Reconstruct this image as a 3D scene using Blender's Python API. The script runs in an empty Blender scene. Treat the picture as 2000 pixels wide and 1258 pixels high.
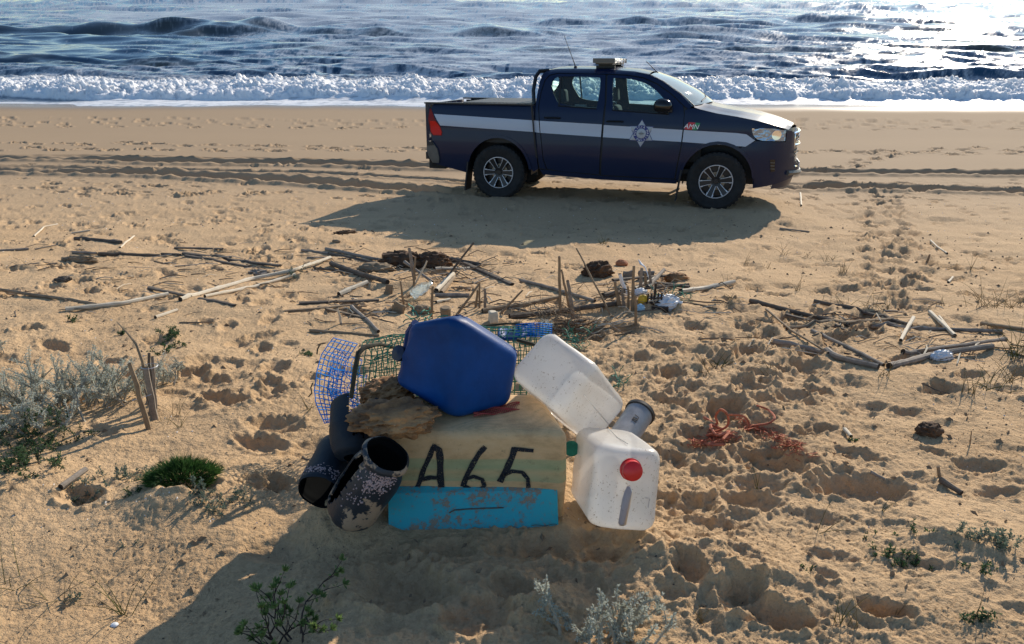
import bpy, bmesh, math, random
import numpy as np
from mathutils import Vector, Matrix, Euler
from mathutils.geometry import delaunay_2d_cdt
R_ = math.radians
C = bpy.context.scene.collection
sc = bpy.context.scene

# ------------------------------------------------------------------ camera, light, exposure
CZ = 4.3
FPX = 1444.0
PITCH = R_(25)
cam = bpy.data.cameras.new('camera'); camo = bpy.data.objects.new('camera', cam); C.objects.link(camo)
cam.sensor_width = 36; cam.lens = FPX / 2000 * 36
cam.clip_start = 0.05; cam.clip_end = 6000
camo.location = (0, 0, CZ); camo.rotation_euler = (math.pi / 2 - PITCH, 0, 0)
sc.camera = camo
SUN_AZ, SUN_EL = R_(31.5), R_(23)
w = bpy.data.worlds.new('World'); sc.world = w; w.use_nodes = True
nt = w.node_tree; bg = nt.nodes['Background']
sky = nt.nodes.new('ShaderNodeTexSky'); sky.sky_type = 'NISHITA'; sky.sun_disc = False
sky.sun_elevation = SUN_EL; sky.sun_rotation = SUN_AZ
sky.air_density = 1.2; sky.dust_density = 0.15; sky.ozone_density = 3.5
nt.links.new(sky.outputs[0], bg.inputs[0]); bg.inputs[1].default_value = 0.14
sl = bpy.data.lights.new('sun', 'SUN'); sl.energy = 5.0; sl.angle = R_(0.53); sl.color = (1, .88, .72)
so = bpy.data.objects.new('sun', sl); C.objects.link(so)
SD = Vector((math.sin(SUN_AZ) * math.cos(SUN_EL), math.cos(SUN_AZ) * math.cos(SUN_EL), math.sin(SUN_EL)))
so.rotation_euler = SD.to_track_quat('Z', 'Y').to_euler(); so.location = (20, 30, 30)
sc.view_settings.view_transform = 'Standard'; sc.view_settings.look = 'None'
sc.view_settings.exposure = 0.16; sc.view_settings.gamma = 1; sc.view_settings.use_curve_mapping = False
sc.render.engine = 'CYCLES'
sc.cycles.use_denoising = True
sc.cycles.max_bounces = 8; sc.cycles.transparent_max_bounces = 24
sc.cycles.sample_clamp_indirect = 6

# ------------------------------------------------------------------ noise
def _h(ix, iy, s):
    n = (ix.astype(np.int64) * 374761393 + iy.astype(np.int64) * 668265263 + s * 974634777) & 0xffffffff
    n = ((n ^ (n >> 13)) * 1274126177) & 0xffffffff
    return ((n ^ (n >> 16)) & 0xffff).astype(np.float32) / 65535.0
def vn(x, y, s=0):                       # gradient noise, about -1..1
    x = np.asarray(x, np.float32); y = np.asarray(y, np.float32)
    xi = np.floor(x); yi = np.floor(y); fx = x - xi; fy = y - yi
    u = fx * fx * fx * (fx * (fx * 6 - 15) + 10); v = fy * fy * fy * (fy * (fy * 6 - 15) + 10)
    def g(a, b):
        t = _h(xi + a, yi + b, s) * 6.2832
        return np.cos(t) * (fx - a) + np.sin(t) * (fy - b)
    g00, g10, g01, g11 = g(0, 0), g(1, 0), g(0, 1), g(1, 1)
    return 1.5 * ((g00 * (1 - u) + g10 * u) * (1 - v) + (g01 * (1 - u) + g11 * u) * v)
def fbm(x, y, o=4, s=0, gain=.5, ridge=False):
    r = 0; a = 1.0; t = 0
    for i in range(o):
        n = vn(x * 2 ** i + i * 17.3, y * 2 ** i - i * 9.1, s + i)
        r = r + a * ((1 - 2 * np.abs(n)) if ridge else n); t += a; a *= gain
    return r / t
def ss(a, b, x):
    t = np.clip((x - a) / (b - a), 0, 1); return t * t * (3 - 2 * t)

# ------------------------------------------------------------------ tagging
def tag(o, label=None, cat=None, group=None, kind=None):
    if label: o['label'] = label
    if cat: o['category'] = cat
    if group: o['group'] = group
    if kind: o['kind'] = kind
    return o
def empty(name, loc, label=None, cat=None, group=None, rot=None):
    o = bpy.data.objects.new(name, None); C.objects.link(o); o.location = loc
    o.empty_display_size = .05
    if rot: o.rotation_euler = rot
    return tag(o, label, cat, group)

# ------------------------------------------------------------------ materials
def newmat(name):
    m = bpy.data.materials.new(name); m.use_nodes = True
    return m, m.node_tree, m.node_tree.nodes['Principled BSDF']
def N(t, typ, **kw):
    n = t.nodes.new(typ)
    for k, v in kw.items():
        if k.startswith('i_'): n.inputs[k[2:].replace('_', ' ')].default_value = v
        else: setattr(n, k, v)
    return n
def coords(t, space='Object', scale=(1, 1, 1)):
    if space == 'World':
        c = N(t, 'ShaderNodeNewGeometry').outputs['Position']
    else: c = N(t, 'ShaderNodeTexCoord').outputs[space]
    m = N(t, 'ShaderNodeMapping'); m.inputs['Scale'].default_value = scale
    t.links.new(c, m.inputs['Vector']); return m.outputs[0]
def noise(t, vec, scale, detail=4, rough=.6):
    n = N(t, 'ShaderNodeTexNoise'); n.inputs['Scale'].default_value = scale
    n.inputs['Detail'].default_value = detail; n.inputs['Roughness'].default_value = rough
    t.links.new(vec, n.inputs['Vector']); return n.outputs['Fac']
def ramp(t, f, stops):
    r = N(t, 'ShaderNodeValToRGB'); e = r.color_ramp.elements
    while len(e) < len(stops): e.new(.5)
    for k, (p, c) in enumerate(stops):
        e[k].position = p; e[k].color = (*c, 1) if len(c) == 3 else c
    t.links.new(f, r.inputs[0]); return r.outputs[0]
def mix(t, f, a, b, mode='MIX'):
    m = N(t, 'ShaderNodeMix', data_type='RGBA', blend_type=mode)
    for s, v in (('Factor', f), ('A', a), ('B', b)):
        i = [q for q in m.inputs if q.name == s and (q.type == 'RGBA' or s == 'Factor') and q.enabled][0]
        if isinstance(v, (int, float)): i.default_value = v
        elif isinstance(v, tuple): i.default_value = (*v, 1)
        else: t.links.new(v, i)
    return [q for q in m.outputs if q.type == 'RGBA'][0]
def mth(t, op, a, b=None, c=None, clamp=False):
    m = N(t, 'ShaderNodeMath', operation=op, use_clamp=clamp)
    for k, v in enumerate((a, b, c)):
        if v is None: continue
        if isinstance(v, (int, float)): m.inputs[k].default_value = v
        else: t.links.new(v, m.inputs[k])
    return m.outputs[0]
def bump(t, p, h, strength=.5, dist=.01):
    b = N(t, 'ShaderNodeBump'); b.inputs['Strength'].default_value = strength; b.inputs['Distance'].default_value = dist
    t.links.new(h, b.inputs['Height'])
    if p.inputs['Normal'].is_linked: t.links.new(p.inputs['Normal'].links[0].from_socket, b.inputs['Normal'])
    t.links.new(b.outputs[0], p.inputs['Normal']); return b
M = {}
def simple(name, col, rough=.6, var=.25, scale=8, bmp=.0, bs=40, metal=0, col2=None, stretch=(1, 1, 1), spec=.5, dist=.004, space='Object', coat=0):
    m, t, p = newmat(name)
    v = coords(t, space, stretch)
    if var or col2:
        f = noise(t, v, scale, 5, .65)
        c2 = col2 or tuple(min(1, c * (1 + var)) for c in col); c1 = col if col2 else tuple(c * (1 - var) for c in col)
        t.links.new(ramp(t, f, [(.32, c1), (.68, c2)]), p.inputs['Base Color'])
    else: p.inputs['Base Color'].default_value = (*col, 1)
    p.inputs['Roughness'].default_value = rough; p.inputs['Metallic'].default_value = metal
    p.inputs['Specular IOR Level'].default_value = spec; p.inputs['Coat Weight'].default_value = coat
    if bmp: bump(t, p, noise(t, v, bs, 4, .6), bmp, dist)
    M[name] = m; return m

# ------------------------------------------------------------------ mesh builder
class MB:
    def __init__(s): s.v = []; s.f = []; s.m = []; s.cur = 0
    def add(s, vs, fs):
        o = len(s.v); s.v += [tuple(q) for q in vs]; s.f += [tuple(i + o for i in f) for f in fs]; s.m += [s.cur] * len(fs); return s
    def box(s, c, d, rot=None):
        c = Vector(c); hx, hy, hz = d[0] / 2, d[1] / 2, d[2] / 2
        vs = [Vector((x, y, z)) for x in (-hx, hx) for y in (-hy, hy) for z in (-hz, hz)]
        if rot is not None:
            mt = rot if isinstance(rot, Matrix) else Euler(rot).to_matrix()
            vs = [mt @ q for q in vs]
        return s.add([q + c for q in vs], [(0, 1, 3, 2), (4, 6, 7, 5), (0, 4, 5, 1), (2, 3, 7, 6), (0, 2, 6, 4), (1, 5, 7, 3)])
    def tube(s, pts, r, n=6, cap=True, flat=1.0, up=None):
        pts = [Vector(p) for p in pts]; k = len(pts)
        rs = r if isinstance(r, (list, tuple)) else [r] * k
        vs = []; pu = None
        for i, p in enumerate(pts):
            d = (pts[min(i + 1, k - 1)] - pts[max(i - 1, 0)])
            d = d.normalized() if d.length > 1e-9 else Vector((0, 0, 1))
            if pu is None:
                a = Vector(up) if up else (Vector((0, 0, 1)) if abs(d.z) < .9 else Vector((1, 0, 0)))
                pu = (a - d * a.dot(d)).normalized()
            else:
                q = pu - d * pu.dot(d); pu = q.normalized() if q.length > 1e-6 else pu
            e = d.cross(pu)
            for j in range(n):
                t = 6.28318 * j / n
                vs.append(p + (e * math.cos(t) + pu * math.sin(t) * flat) * rs[i])
        fs = [(i * n + j, i * n + (j + 1) % n, (i + 1) * n + (j + 1) % n, (i + 1) * n + j) for i in range(k - 1) for j in range(n)]
        if cap: fs += [tuple(range(n - 1, -1, -1)), tuple((k - 1) * n + j for j in range(n))]
        return s.add(vs, fs)
    def lathe(s, prof, o, ax, n=24, arc=None, close=False):
        o = Vector(o); ax = Vector(ax).normalized()
        a = Vector((0, 0, 1)) if abs(ax.z) < .9 else Vector((1, 0, 0))
        e1 = (a - ax * a.dot(ax)).normalized(); e2 = ax.cross(e1)
        a0, a1 = arc or (0, 2 * math.pi); full = arc is None
        m = n if full else n + 1; vs = []
        for (r, h) in prof:
            for j in range(m):
                t = a0 + (a1 - a0) * j / n
                vs.append(o + ax * h + (e1 * math.cos(t) + e2 * math.sin(t)) * r)
        fs = []
        for i in range(len(prof) - 1):
            for j in range(n):
                j2 = (j + 1) % m if full else j + 1
                fs.append((i * m + j, i * m + j2, (i + 1) * m + j2, (i + 1) * m + j))
        return s.add(vs, fs)
    def grid(s, fn, nu, nv):
        vs = [fn(i / (nu - 1), j / (nv - 1)) for i in range(nu) for j in range(nv)]
        return s.add(vs, [(i * nv + j, i * nv + j + 1, (i + 1) * nv + j + 1, (i + 1) * nv + j) for i in range(nu - 1) for j in range(nv - 1)])
    def build(s, name, mat, parent=None, smooth=True, origin=None, angle=40):
        me = bpy.data.meshes.new(name)
        o0 = Vector(origin) if origin is not None else None
        vs = [tuple(Vector(q) - o0) for q in s.v] if o0 is not None else s.v
        me.from_pydata(vs, [], s.f)
        for m in (mat if isinstance(mat, (list, tuple)) else [mat]): me.materials.append(m)
        if any(s.m): me.polygons.foreach_set('material_index', s.m)
        me.update()
        if smooth:
            me.polygons.foreach_set('use_smooth', [True] * len(me.polygons))
            me.set_sharp_from_angle(angle=R_(angle))
        ob = bpy.data.objects.new(name, me); C.objects.link(ob)
        if o0 is not None: ob.location = o0
        if parent is not None: ob.parent = parent
        return ob
def bm_obj(bm, name, mat, parent=None, origin=None, smooth=True, angle=50):
    if origin is not None: bmesh.ops.translate(bm, verts=bm.verts, vec=-Vector(origin))
    bmesh.ops.recalc_face_normals(bm, faces=bm.faces)
    me = bpy.data.meshes.new(name); bm.to_mesh(me); bm.free()
    for m in (mat if isinstance(mat, (list, tuple)) else [mat]): me.materials.append(m)
    if smooth:
        me.polygons.foreach_set('use_smooth', [True] * len(me.polygons)); me.set_sharp_from_angle(angle=R_(angle))
    ob = bpy.data.objects.new(name, me); C.objects.link(ob)
    if origin is not None: ob.location = origin
    if parent is not None: ob.parent = parent
    return ob
def rounded(corners, bev, seg=4, cuts=0, jit=0, seed=0, fr=6.0):
    """8 corners (x fastest? order: 000,001,010,011,100,...) -> soft edged block"""
    bm = bmesh.new(); vs = [bm.verts.new(Vector(c)) for c in corners]
    for f in [(0, 1, 3, 2), (4, 6, 7, 5), (0, 4, 5, 1), (2, 3, 7, 6), (0, 2, 6, 4), (1, 5, 7, 3)]: bm.faces.new([vs[i] for i in f])
    if cuts: bmesh.ops.subdivide_edges(bm, edges=bm.edges, cuts=cuts, use_grid_fill=True)
    bmesh.ops.recalc_face_normals(bm, faces=bm.faces); bm.normal_update()
    es = [e for e in bm.edges if len(e.link_faces) == 2 and e.calc_face_angle(0) > .5]
    bmesh.ops.bevel(bm, geom=es, offset=bev, segments=seg, profile=.5, affect='EDGES', clamp_overlap=True)
    if jit:
        for v in bm.verts:
            n = vn(np.array([v.co.x * fr + v.co.z * 3.1]), np.array([v.co.y * fr + v.co.z * fr]), seed)[0]
            v.co += v.normal * float(n) * jit
    return bm

# ------------------------------------------------------------------ the beach: height of the sand
SHORE = 28.0
_py = np.array([-30, -6, -2, 0, 1.2, 1.97, 3, 4, 5.5, 7, 9, 10.4, 12, 14, 17, 20, 24, 28, 34, 45, 80, 400])
_pz = np.array([-1.0, -1.25, -1.42, -1.52, -1.62, -1.72, -1.88, -2.04, -2.30, -2.55, -2.84, -3.00, -3.18, -3.37, -3.62, -3.83, -4.05, -4.25, -4.7, -5.6, -8, -14])
_yy = np.linspace(-30, 400, 43001)
_zz = np.interp(_yy, _py, _pz); _k = np.hanning(101); _k /= _k.sum()
_zz = np.convolve(np.pad(_zz, 50, 'edge'), _k, 'valid')
# truck pose: wheels stand on this plane
TT = Vector((1.53, 11.02, 1.30)); TR = Euler((R_(-6.0), R_(1.4), R_(-15.7)), 'XYZ')
TM = Matrix.Translation(TT) @ (Matrix.Rotation(R_(-15.7), 4, 'Z') @ Matrix.Rotation(R_(-1.4), 4, 'Y') @ Matrix.Rotation(R_(-5.6), 4, 'X'))
_tn = (TM.to_3x3() @ Vector((0, 0, 1)))
def macro(x, y):
    z = np.interp(y, _yy, _zz) + CZ
    far = ss(2, 7, y)
    z = z - .012 * np.clip(x, -8, 8) * far * (1 - ss(16, 26, y))
    und = 1 - ss(7, 12, y)
    z = z + (.035 * vn(x * 1.1 + 3.3, y * 1.1, 11) + .018 * vn(x * 2.7, y * 2.7 + 5, 12)) * und * ss(-1, 2, y)
    z = z + .02 * vn(x * .35, y * .5, 13) * (1 - ss(14, 22, y)) * ss(5, 9, y)
    # truck plane
    dx = x - TT.x; dy = y - TT.y
    pz = TT.z - (_tn.x * dx + _tn.y * dy) / _tn.z
    c, s_ = math.cos(R_(15.7)), math.sin(R_(15.7))
    lx = dx * c - dy * s_; ly = dx * s_ + dy * c
    mk = (1 - ss(1.9, 3.4, np.abs(lx))) * (1 - ss(.95, 2.0, np.abs(ly)))
    return z * (1 - mk) + (pz + .03) * mk
def ray(px, py):
    return np.array([px - 1000, FPX * math.cos(PITCH) + (629 - py) * math.sin(PITCH), (629 - py) * math.cos(PITCH) - FPX * math.sin(PITCH)]) / FPX
_GH = [None]
def gh(x, y):
    if _GH[0] is None: return float(macro(np.array([x], float), np.array([y], float))[0])
    return _GH[0](x, y)
def G(px, py, up=0.0):
    d = ray(px, py); t = 2.0
    for _ in range(40):
        x, y = d[0] * t, d[1] * t
        t2 = (CZ - gh(x, y) - up) / -d[2]
        t = t * .4 + t2 * .6
    return Vector((d[0] * t, d[1] * t, CZ + d[2] * t))
def at(px, py, Y):
    d = ray(px, py); t = Y / d[1]; return Vector((d[0] * t, Y, CZ + d[2] * t))
def pxm(p):                                # metres per photo pixel at a point
    p = Vector(p); return (p.y * math.cos(PITCH) + (CZ - p.z) * math.sin(PITCH)) / FPX
# mounds and hollows: (px, py, width px, height px, metres)
HILLS = [(400, 985, 260, 150, .075), (330, 1000, 120, 60, .03), (120, 850, 300, 120, .05), (270, 800, 150, 60, .05), (0, 950, 300, 120, .05),
         (1860, 1060, 260, 110, .05), (1760, 1010, 200, 60, .02), (700, 1030, 180, 50, .03), (1160, 640, 200, 40, .05),
         (900, 640, 260, 40, .04), (800, 560, 180, 30, .05), (1250, 600, 200, 30, .06), (1380, 850, 160, 60, .03), (1430, 1120, 260, 100, .05),
         (1060, 1180, 120, 60, .05), (690, 1180, 120, 100, .04), (860, 1120, 200, 40, .025), (1960, 690, 120, 80, .05), (1600, 640, 200, 30, .03),
         (1250, 1150, 90, 140, .03), (1390, 1090, 120, 40, .03), (600, 1150, 140, 90, .03)]
HILLS = [(G(a, b), c, d, e) for a, b, c, d, e in HILLS]
def macro2(x, y):
    z = macro(x, y)
    for p, wx, wy, h in HILLS:
        m = pxm(p); rx = wx * m * .5; ry = wy * m * .5 * 1.5
        z = z + h * np.exp(-((x - p.x) / rx) ** 2 - ((y - p.y) / ry) ** 2)
    return z
def shoreline(x):      # waterline y as a function of x
    return SHORE + .5 * vn(np.asarray(x) * .16, np.asarray(x) * 0 + 3.3, 31) + .25 * vn(np.asarray(x) * .5, np.asarray(x) * 0 + 7.7, 32) - .02 * np.asarray(x)

def wid(y): return .66 * np.maximum(y, 0) + 1.0
_ang = np.linspace(math.atan(1.62 / .75), math.atan(4.26 / 29.5), 760)
_Dt = np.linspace(.5, 31, 4000); _At = np.arctan(-(np.interp(_Dt, _yy, _zz)) / _Dt)
ROWY = np.interp(-_ang, -_At, _Dt)
_r0 = ROWY[ROWY > .6]; _o = [_r0[0]]
for _a, _b in zip(_r0, _r0[1:]):
    if 11 < _b < 22: _o += [_a + (_b - _a) * .5]
    _o.append(_b)
ROWY = np.array(_o)
ROWY = np.concatenate([[-30, -12, -6, -3, -1.5, -.6, 0, .25, .45], ROWY[ROWY > .6], [33, 36, 40, 50, 80, 150, 390]])
ui = np.linspace(-1, 1, 901); uo = 1 + (np.geomspace(.004, 45, 46))
COLU = np.concatenate([-uo[::-1], ui, uo])
Yg = np.repeat(ROWY[:, None], len(COLU), 1); Xg = COLU[None, :] * wid(ROWY)[:, None]
Zg = macro2(Xg, Yg)
# fine relief of dry sand near, smooth damp sand far
near = 1 - ss(5, 11, Yg); mid = (1 - ss(12.5, 16, Yg))
Zg += .009 * fbm(Xg * 7, Yg * 7, 3, 40) * near * ss(-.2, .3, fbm(Xg * .8, Yg * .8, 2, 43) + .35)
_g = fbm(Xg * 46, Yg * 40, 3, 41, .8); Zg += (.0080 * _g - .0085 * ss(.22, .5, _g)) * (.55 + .6 * ss(-.3, .4, vn(Xg * 2.3, Yg * 2.3, 45))) * (1 - ss(3, 6.5, Yg))
Zg += .007 * fbm(Xg * 9, Yg * 6, 3, 42, .75) * mid
Zg += .016 * fbm(Xg * 4.2, Yg * 3.6, 3, 48, .6, True) * ss(-.15, .35, vn(Xg * .45 + 2, Yg * .6, 49)) * mid * ss(2.5, 4, Yg)
_tr = np.exp(-((Xg - .50 - (Yg - 2) * .18) / (.95 + .1 * Yg)) ** 2) * ss(.8, 1.3, Yg) * (1 - ss(3.6, 5.0, Yg))
Zg += _tr * (.014 * fbm(Xg * 6.5, Yg * 6.5, 4, 46, .6, True) + .008 * fbm(Xg * 24, Yg * 24, 3, 47, .7, True))
rng = random.Random(7)
def pit(cx, cy, rx, ry, d, rot=0, rim=.35, pw=4.0, sd=0):
    R = 2.0 * max(rx, ry)
    j0, j1 = np.searchsorted(ROWY, cy - R), np.searchsorted(ROWY, cy + R)
    if j1 - j0 < 1: return
    wm = float(wid(np.array(cy)))
    i0, i1 = np.searchsorted(COLU, (cx - R) / wm - .05), np.searchsorted(COLU, (cx + R) / wm + .05)
    if i1 - i0 < 2: return
    X = Xg[j0:j1, i0:i1] - cx; Y = Yg[j0:j1, i0:i1] - cy
    c, s_ = math.cos(rot), math.sin(rot)
    r = np.sqrt(((X * c + Y * s_) / rx) ** 2 + ((-X * s_ + Y * c) / ry) ** 2)
    r = r * (1 + .24 * vn(X / rx * .9 + sd * 3.7, Y / ry * .9 + sd, 50) + .12 * vn(X / rx * 2.6 + sd, Y / ry * 2.6 + sd, 51))
    Zg[j0:j1, i0:i1] += -d * np.exp(-r ** pw) * (1 + .35 * vn(X * 22, Y * 22 + sd, 52)) + rim * d * np.exp(-((r - 1.25) / .28) ** 2) * (1 + 1.1 * vn(X * 30, Y * 30 + sd, 53))
BIG = [(1495, 905, 150, 56, .060, -.35), (1665, 955, 165, 60, .065, -.12), (1455, 982, 120, 40, .045, -.1), (1915, 912, 95, 34, .035, 0), (1342, 1125, 60, 52, .05, .2),
       (1445, 1165, 75, 70, .055, -.6), (1520, 1205, 130, 46, .055, -.3), (1725, 1195, 100, 34, .045, -.25), (1582, 717, 70, 32, .045, 0), (1530, 742, 95, 26, .035, -.15),
       (1650, 752, 70, 22, .03, -.1), (1300, 1065, 70, 26, .025, -.3), (1350, 990, 110, 50, .04, -.2), (1590, 1015, 80, 30, .025, -.2), (1320, 900, 60, 36, .03, 0),
       (1365, 858, 70, 40, .03, .3), (1440, 795, 60, 36, .03, 0), (1445, 600, 70, 26, .05, -.1), (1460, 640, 60, 26, .04, 0), (1355, 690, 60, 34, .035, 0), (1535, 560, 50, 14, .03, 0),
       (1410, 770, 50, 24, .025, 0), (1480, 690, 60, 20, .03, -.2), (1300, 760, 50, 26, .025, 0), (1250, 700, 60, 26, .03, 0), (1345, 640, 60, 20, .03, 0), (1340, 760, 50, 26, .03, .2),
       (780, 1155, 170, 100, .05, .1), (930, 1205, 120, 80, .045, -.1), (1000, 1155, 90, 60, .05, -.4), (880, 1075, 100, 36, .025, .1), (1010, 1075, 110, 44, .03, 0), (1150, 1085, 220, 66, .05, -.25),
       (560, 1080, 150, 50, .02, .1), (540, 830, 95, 36, .045, .0), (375, 728, 60, 32, .045, -.2), (540, 718, 50, 32, .04, .3), (310, 667, 50, 22, .035, 0), (470, 672, 40, 26, .03, 0),
       (400, 705, 60, 22, .03, 0), (455, 780, 90, 44, .03, .2), (520, 770, 60, 40, .03, 0), (510, 590, 34, 18, .03, 0), (525, 625, 34, 18, .03, 0), (565, 486, 26, 10, .03, 0), (560, 505, 26, 10, .03, 0), (550, 560, 26, 12, .02, 0),
       (460, 740, 50, 26, .02, 0), (610, 740, 40, 20, .02, 0), (600, 880, 90, 50, .02, 0), (520, 960, 90, 36, .04, 0), (1760, 560, 90, 18, .03, -.1), (1810, 590, 60, 16, .03, 0), (1540, 900, 60, 24, .02, 0),
       (1230, 960, 60, 40, .02, 0), (1380, 930, 70, 34, .025, 0), (1410, 1030, 80, 26, .02, -.2), (1800, 1110, 110, 30, .02, -.3), (1620, 1090, 90, 26, .02, -.3), (1850, 430, 70, 12, .035, -.1), (1845, 500, 30, 10, .035, 0)]
for k, (a, b, ww, hh, d, ro) in enumerate(BIG):
    p = G(a, b); m = pxm(p); vfac = (CZ - p.z) / math.hypot(CZ - p.z, p.y)
    pit(p.x, p.y, ww * m * .5, hh * m * .5 / vfac * .95, d * 1.05, ro, .3, 2.8, k)
def prints(path, step, side, d, sz=(.055, .13), jit=.05):
    """a walked trail through pixel points"""
    P = [G(*q) for q in path]; L = 0; k = 0
    for a, b in zip(P, P[1:]):
        n = max(1, int((b - a).length / step))
        for i in range(n):
            p = a.lerp(b, i / n); dr = (b - a).normalized(); sd = side * (1 if k % 2 else -1)
            x = p.x - dr.y * sd + rng.uniform(-jit, jit); y = p.y + dr.x * sd + rng.uniform(-jit, jit)
            pit(x, y, sz[1] * rng.uniform(.8, 1.2), sz[0] * rng.uniform(.8, 1.3), d * rng.uniform(.6, 1.2), math.atan2(dr.y, dr.x) + rng.uniform(-.3, .3), .4, 4, k); k += 1
for yb in (232, 240, 246): prints([(-100, yb - 2), (700, yb + 3), (1100, yb + 2), (2100, yb + 6)], .62, .13, .075, (.09, .16), .22)
prints([(-100, 278), (600, 287), (1300, 292), (2100, 300)], .55, .10, .085, (.09, .17), .15)
prints([(-100, 293), (560, 293), (1300, 300), (2100, 288)], .6, .14, .085, (.09, .17), .2)
prints([(1540, 236), (2100, 240)], .5, .25, .075, (.09, .16), .2)
prints([(1750, 296), (1660, 325), (1500, 345)], .33, .16, .08, (.09, .15), .15)
prints([(0, 362), (250, 372), (560, 378), (640, 372)], .5, .2, .07, (.08, .14), .25)
prints([(1465, 360), (2050, 372)], .4, .25, .07, (.08, .15), .25)
prints([(1690, 380), (1730, 440), (1760, 500), (1740, 560), (1640, 620), (1500, 690), (1380, 760), (1330, 830)], .19, .17, .048, (.07, .13), .09)
prints([(1730, 380), (1740, 440), (1720, 500), (1760, 560)], .2, .18, .048, (.07, .13), .1)
prints([(560, 430), (540, 560), (500, 640), (450, 720), (520, 800)], .3, .15, .03, (.06, .11), .08)
prints([(800, 440), (900, 465), (1200, 440), (1500, 470)], .35, .2, .035, (.07, .12), .15)
for k in range(1150):       # scattered old prints
    y = rng.uniform(2.2, 11.6) if k < 950 else rng.uniform(11, 14.5); x = rng.uniform(-1, 1) * float(wid(np.array(y)))
    if y < 5 and x < -.35 and rng.random() < .6: continue
    s_ = rng.uniform(.5, 1.0)
    pit(x, y, .12 * s_, .07 * s_, rng.uniform(.010, .045), rng.uniform(-.7, .7), .35, 3.5, k)
for k in range(420):       # trampled sand round the heap and on its right
    y = rng.uniform(1.5, 4.2); x = rng.gauss(.55, .55) + (y - 2) * .25
    s_ = rng.uniform(.4, 1.0)
    pit(x, y, .075 * s_, .055 * s_, rng.uniform(.003, .014), rng.uniform(-1, 1), .6, 2.0, k)
def rut(path, wdt, depth, sd):
    P = [G(*q) for q in path]; xs = np.array([p.x for p in P]); ys = np.array([p.y for p in P])
    yc = np.interp(Xg, xs, ys) + .03 * vn(Xg * .4, Xg * 0 + sd, 60) + .003 * vn(Xg * 3, Xg * 0 + sd, 61)
    # soften corners of the path
    d = Yg - yc
    inside = ss(xs[0] - .4, xs[0] + .4, Xg) * (1 - ss(xs[-1] - .4, xs[-1] + .4, Xg))
    prof = -depth * np.exp(-(np.abs(d) / (wdt * .52)) ** 3.2) + depth * .40 * np.exp(-((np.abs(d) - wdt * .82) / (wdt * .22)) ** 2) * (1 + .5 * vn(Xg * 5, Yg * 5, 62))
    return prof * (1 + .12 * vn(Xg * 2.2, Xg * 0 + sd, 63)) * inside
far_rows = slice(0, len(ROWY))
Zg += rut([(-900, 300), (-300, 304), (0, 309), (300, 316), (560, 320), (880, 328), (1300, 333), (1560, 337), (2000, 341), (2900, 344)], .42, .15, 1)
Zg += rut([(-900, 298), (0, 305), (500, 312), (850, 319), (1100, 324)], .24, .06, 5)
Zg += rut([(-900, 326), (-200, 328), (0, 332), (300, 341), (560, 354), (800, 372), (880, 377)], .42, .15, 2)
Zg += rut([(-900, 318), (0, 327), (300, 332), (600, 338), (850, 350), (960, 362)], .26, .07, 3)
Zg += rut([(1440, 366), (1600, 366), (2000, 376), (2900, 380)], .36, .13, 4)
Zg += rut([(1000, 345), (1300, 352), (1420, 356), (1700, 368)], .26, .06, 6)
# sand banked up against the heap where the finds rest on it
_mk = ss(-.62, -.48, Xg) * (1 - ss(.18, .28, Xg)) * ss(1.90, 1.965, Yg) * (1 - ss(2.3, 2.5, Yg))
_tg = 2.602 + .006 * vn(Xg * 14, Yg * 14, 64)
Zg += _mk * np.maximum(_tg - Zg, 0)
for _bx, _by, _bh, _br in ((.44, 1.86, .075, .11), (.26, 1.90, .05, .10), (-.53, 1.93, .050, .11), (-.645, 2.0, .085, .10), (-.60, 2.15, .04, .12)):
    Zg += _bh * np.exp(-((Xg - _bx) ** 2 + (Yg - _by) ** 2) / _br ** 2) * (1 + .25 * vn(Xg * 16, Yg * 16, 65))
# sand that is scooped flat under water level
def _sample(x, y):
    j = min(max(np.searchsorted(ROWY, y) - 1, 0), len(ROWY) - 2); fy = (y - ROWY[j]) / (ROWY[j + 1] - ROWY[j])
    r = []
    for jj in (j, j + 1):
        u = x / wid(ROWY[jj]); i = min(max(np.searchsorted(COLU, u) - 1, 0), len(COLU) - 2); fx = (u - COLU[i]) / (COLU[i + 1] - COLU[i])
        r.append(Zg[jj, i] * (1 - fx) + Zg[jj, i + 1] * fx)
    return float(r[0] * (1 - fy) + r[1] * fy)
_GH[0] = _sample
def gridmesh(name, X, Y, Z, mat, attrs=None):
    nr, nc = X.shape; me = bpy.data.meshes.new(name)
    co = np.stack([X, Y, Z], -1).astype(np.float32).reshape(-1)
    me.vertices.add(nr * nc); me.vertices.foreach_set('co', co)
    i = np.arange(nr * nc).reshape(nr, nc)
    q = np.stack([i[:-1, :-1], i[:-1, 1:], i[1:, 1:], i[1:, :-1]], -1).reshape(-1).astype(np.int32)
    nf = len(q) // 4; me.loops.add(nf * 4); me.loops.foreach_set('vertex_index', q)
    me.polygons.add(nf); me.polygons.foreach_set('loop_start', np.arange(nf, dtype=np.int32) * 4)
    me.polygons.foreach_set('loop_total', np.full(nf, 4, np.int32)); me.polygons.foreach_set('use_smooth', np.ones(nf, bool))
    me.materials.append(mat); me.update()
    for k, a in (attrs or {}).items():
        at_ = me.attributes.new(k, 'FLOAT', 'POINT'); at_.data.foreach_set('value', a.astype(np.float32).reshape(-1))
    ob = bpy.data.objects.new(name, me); C.objects.link(ob); return ob
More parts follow.
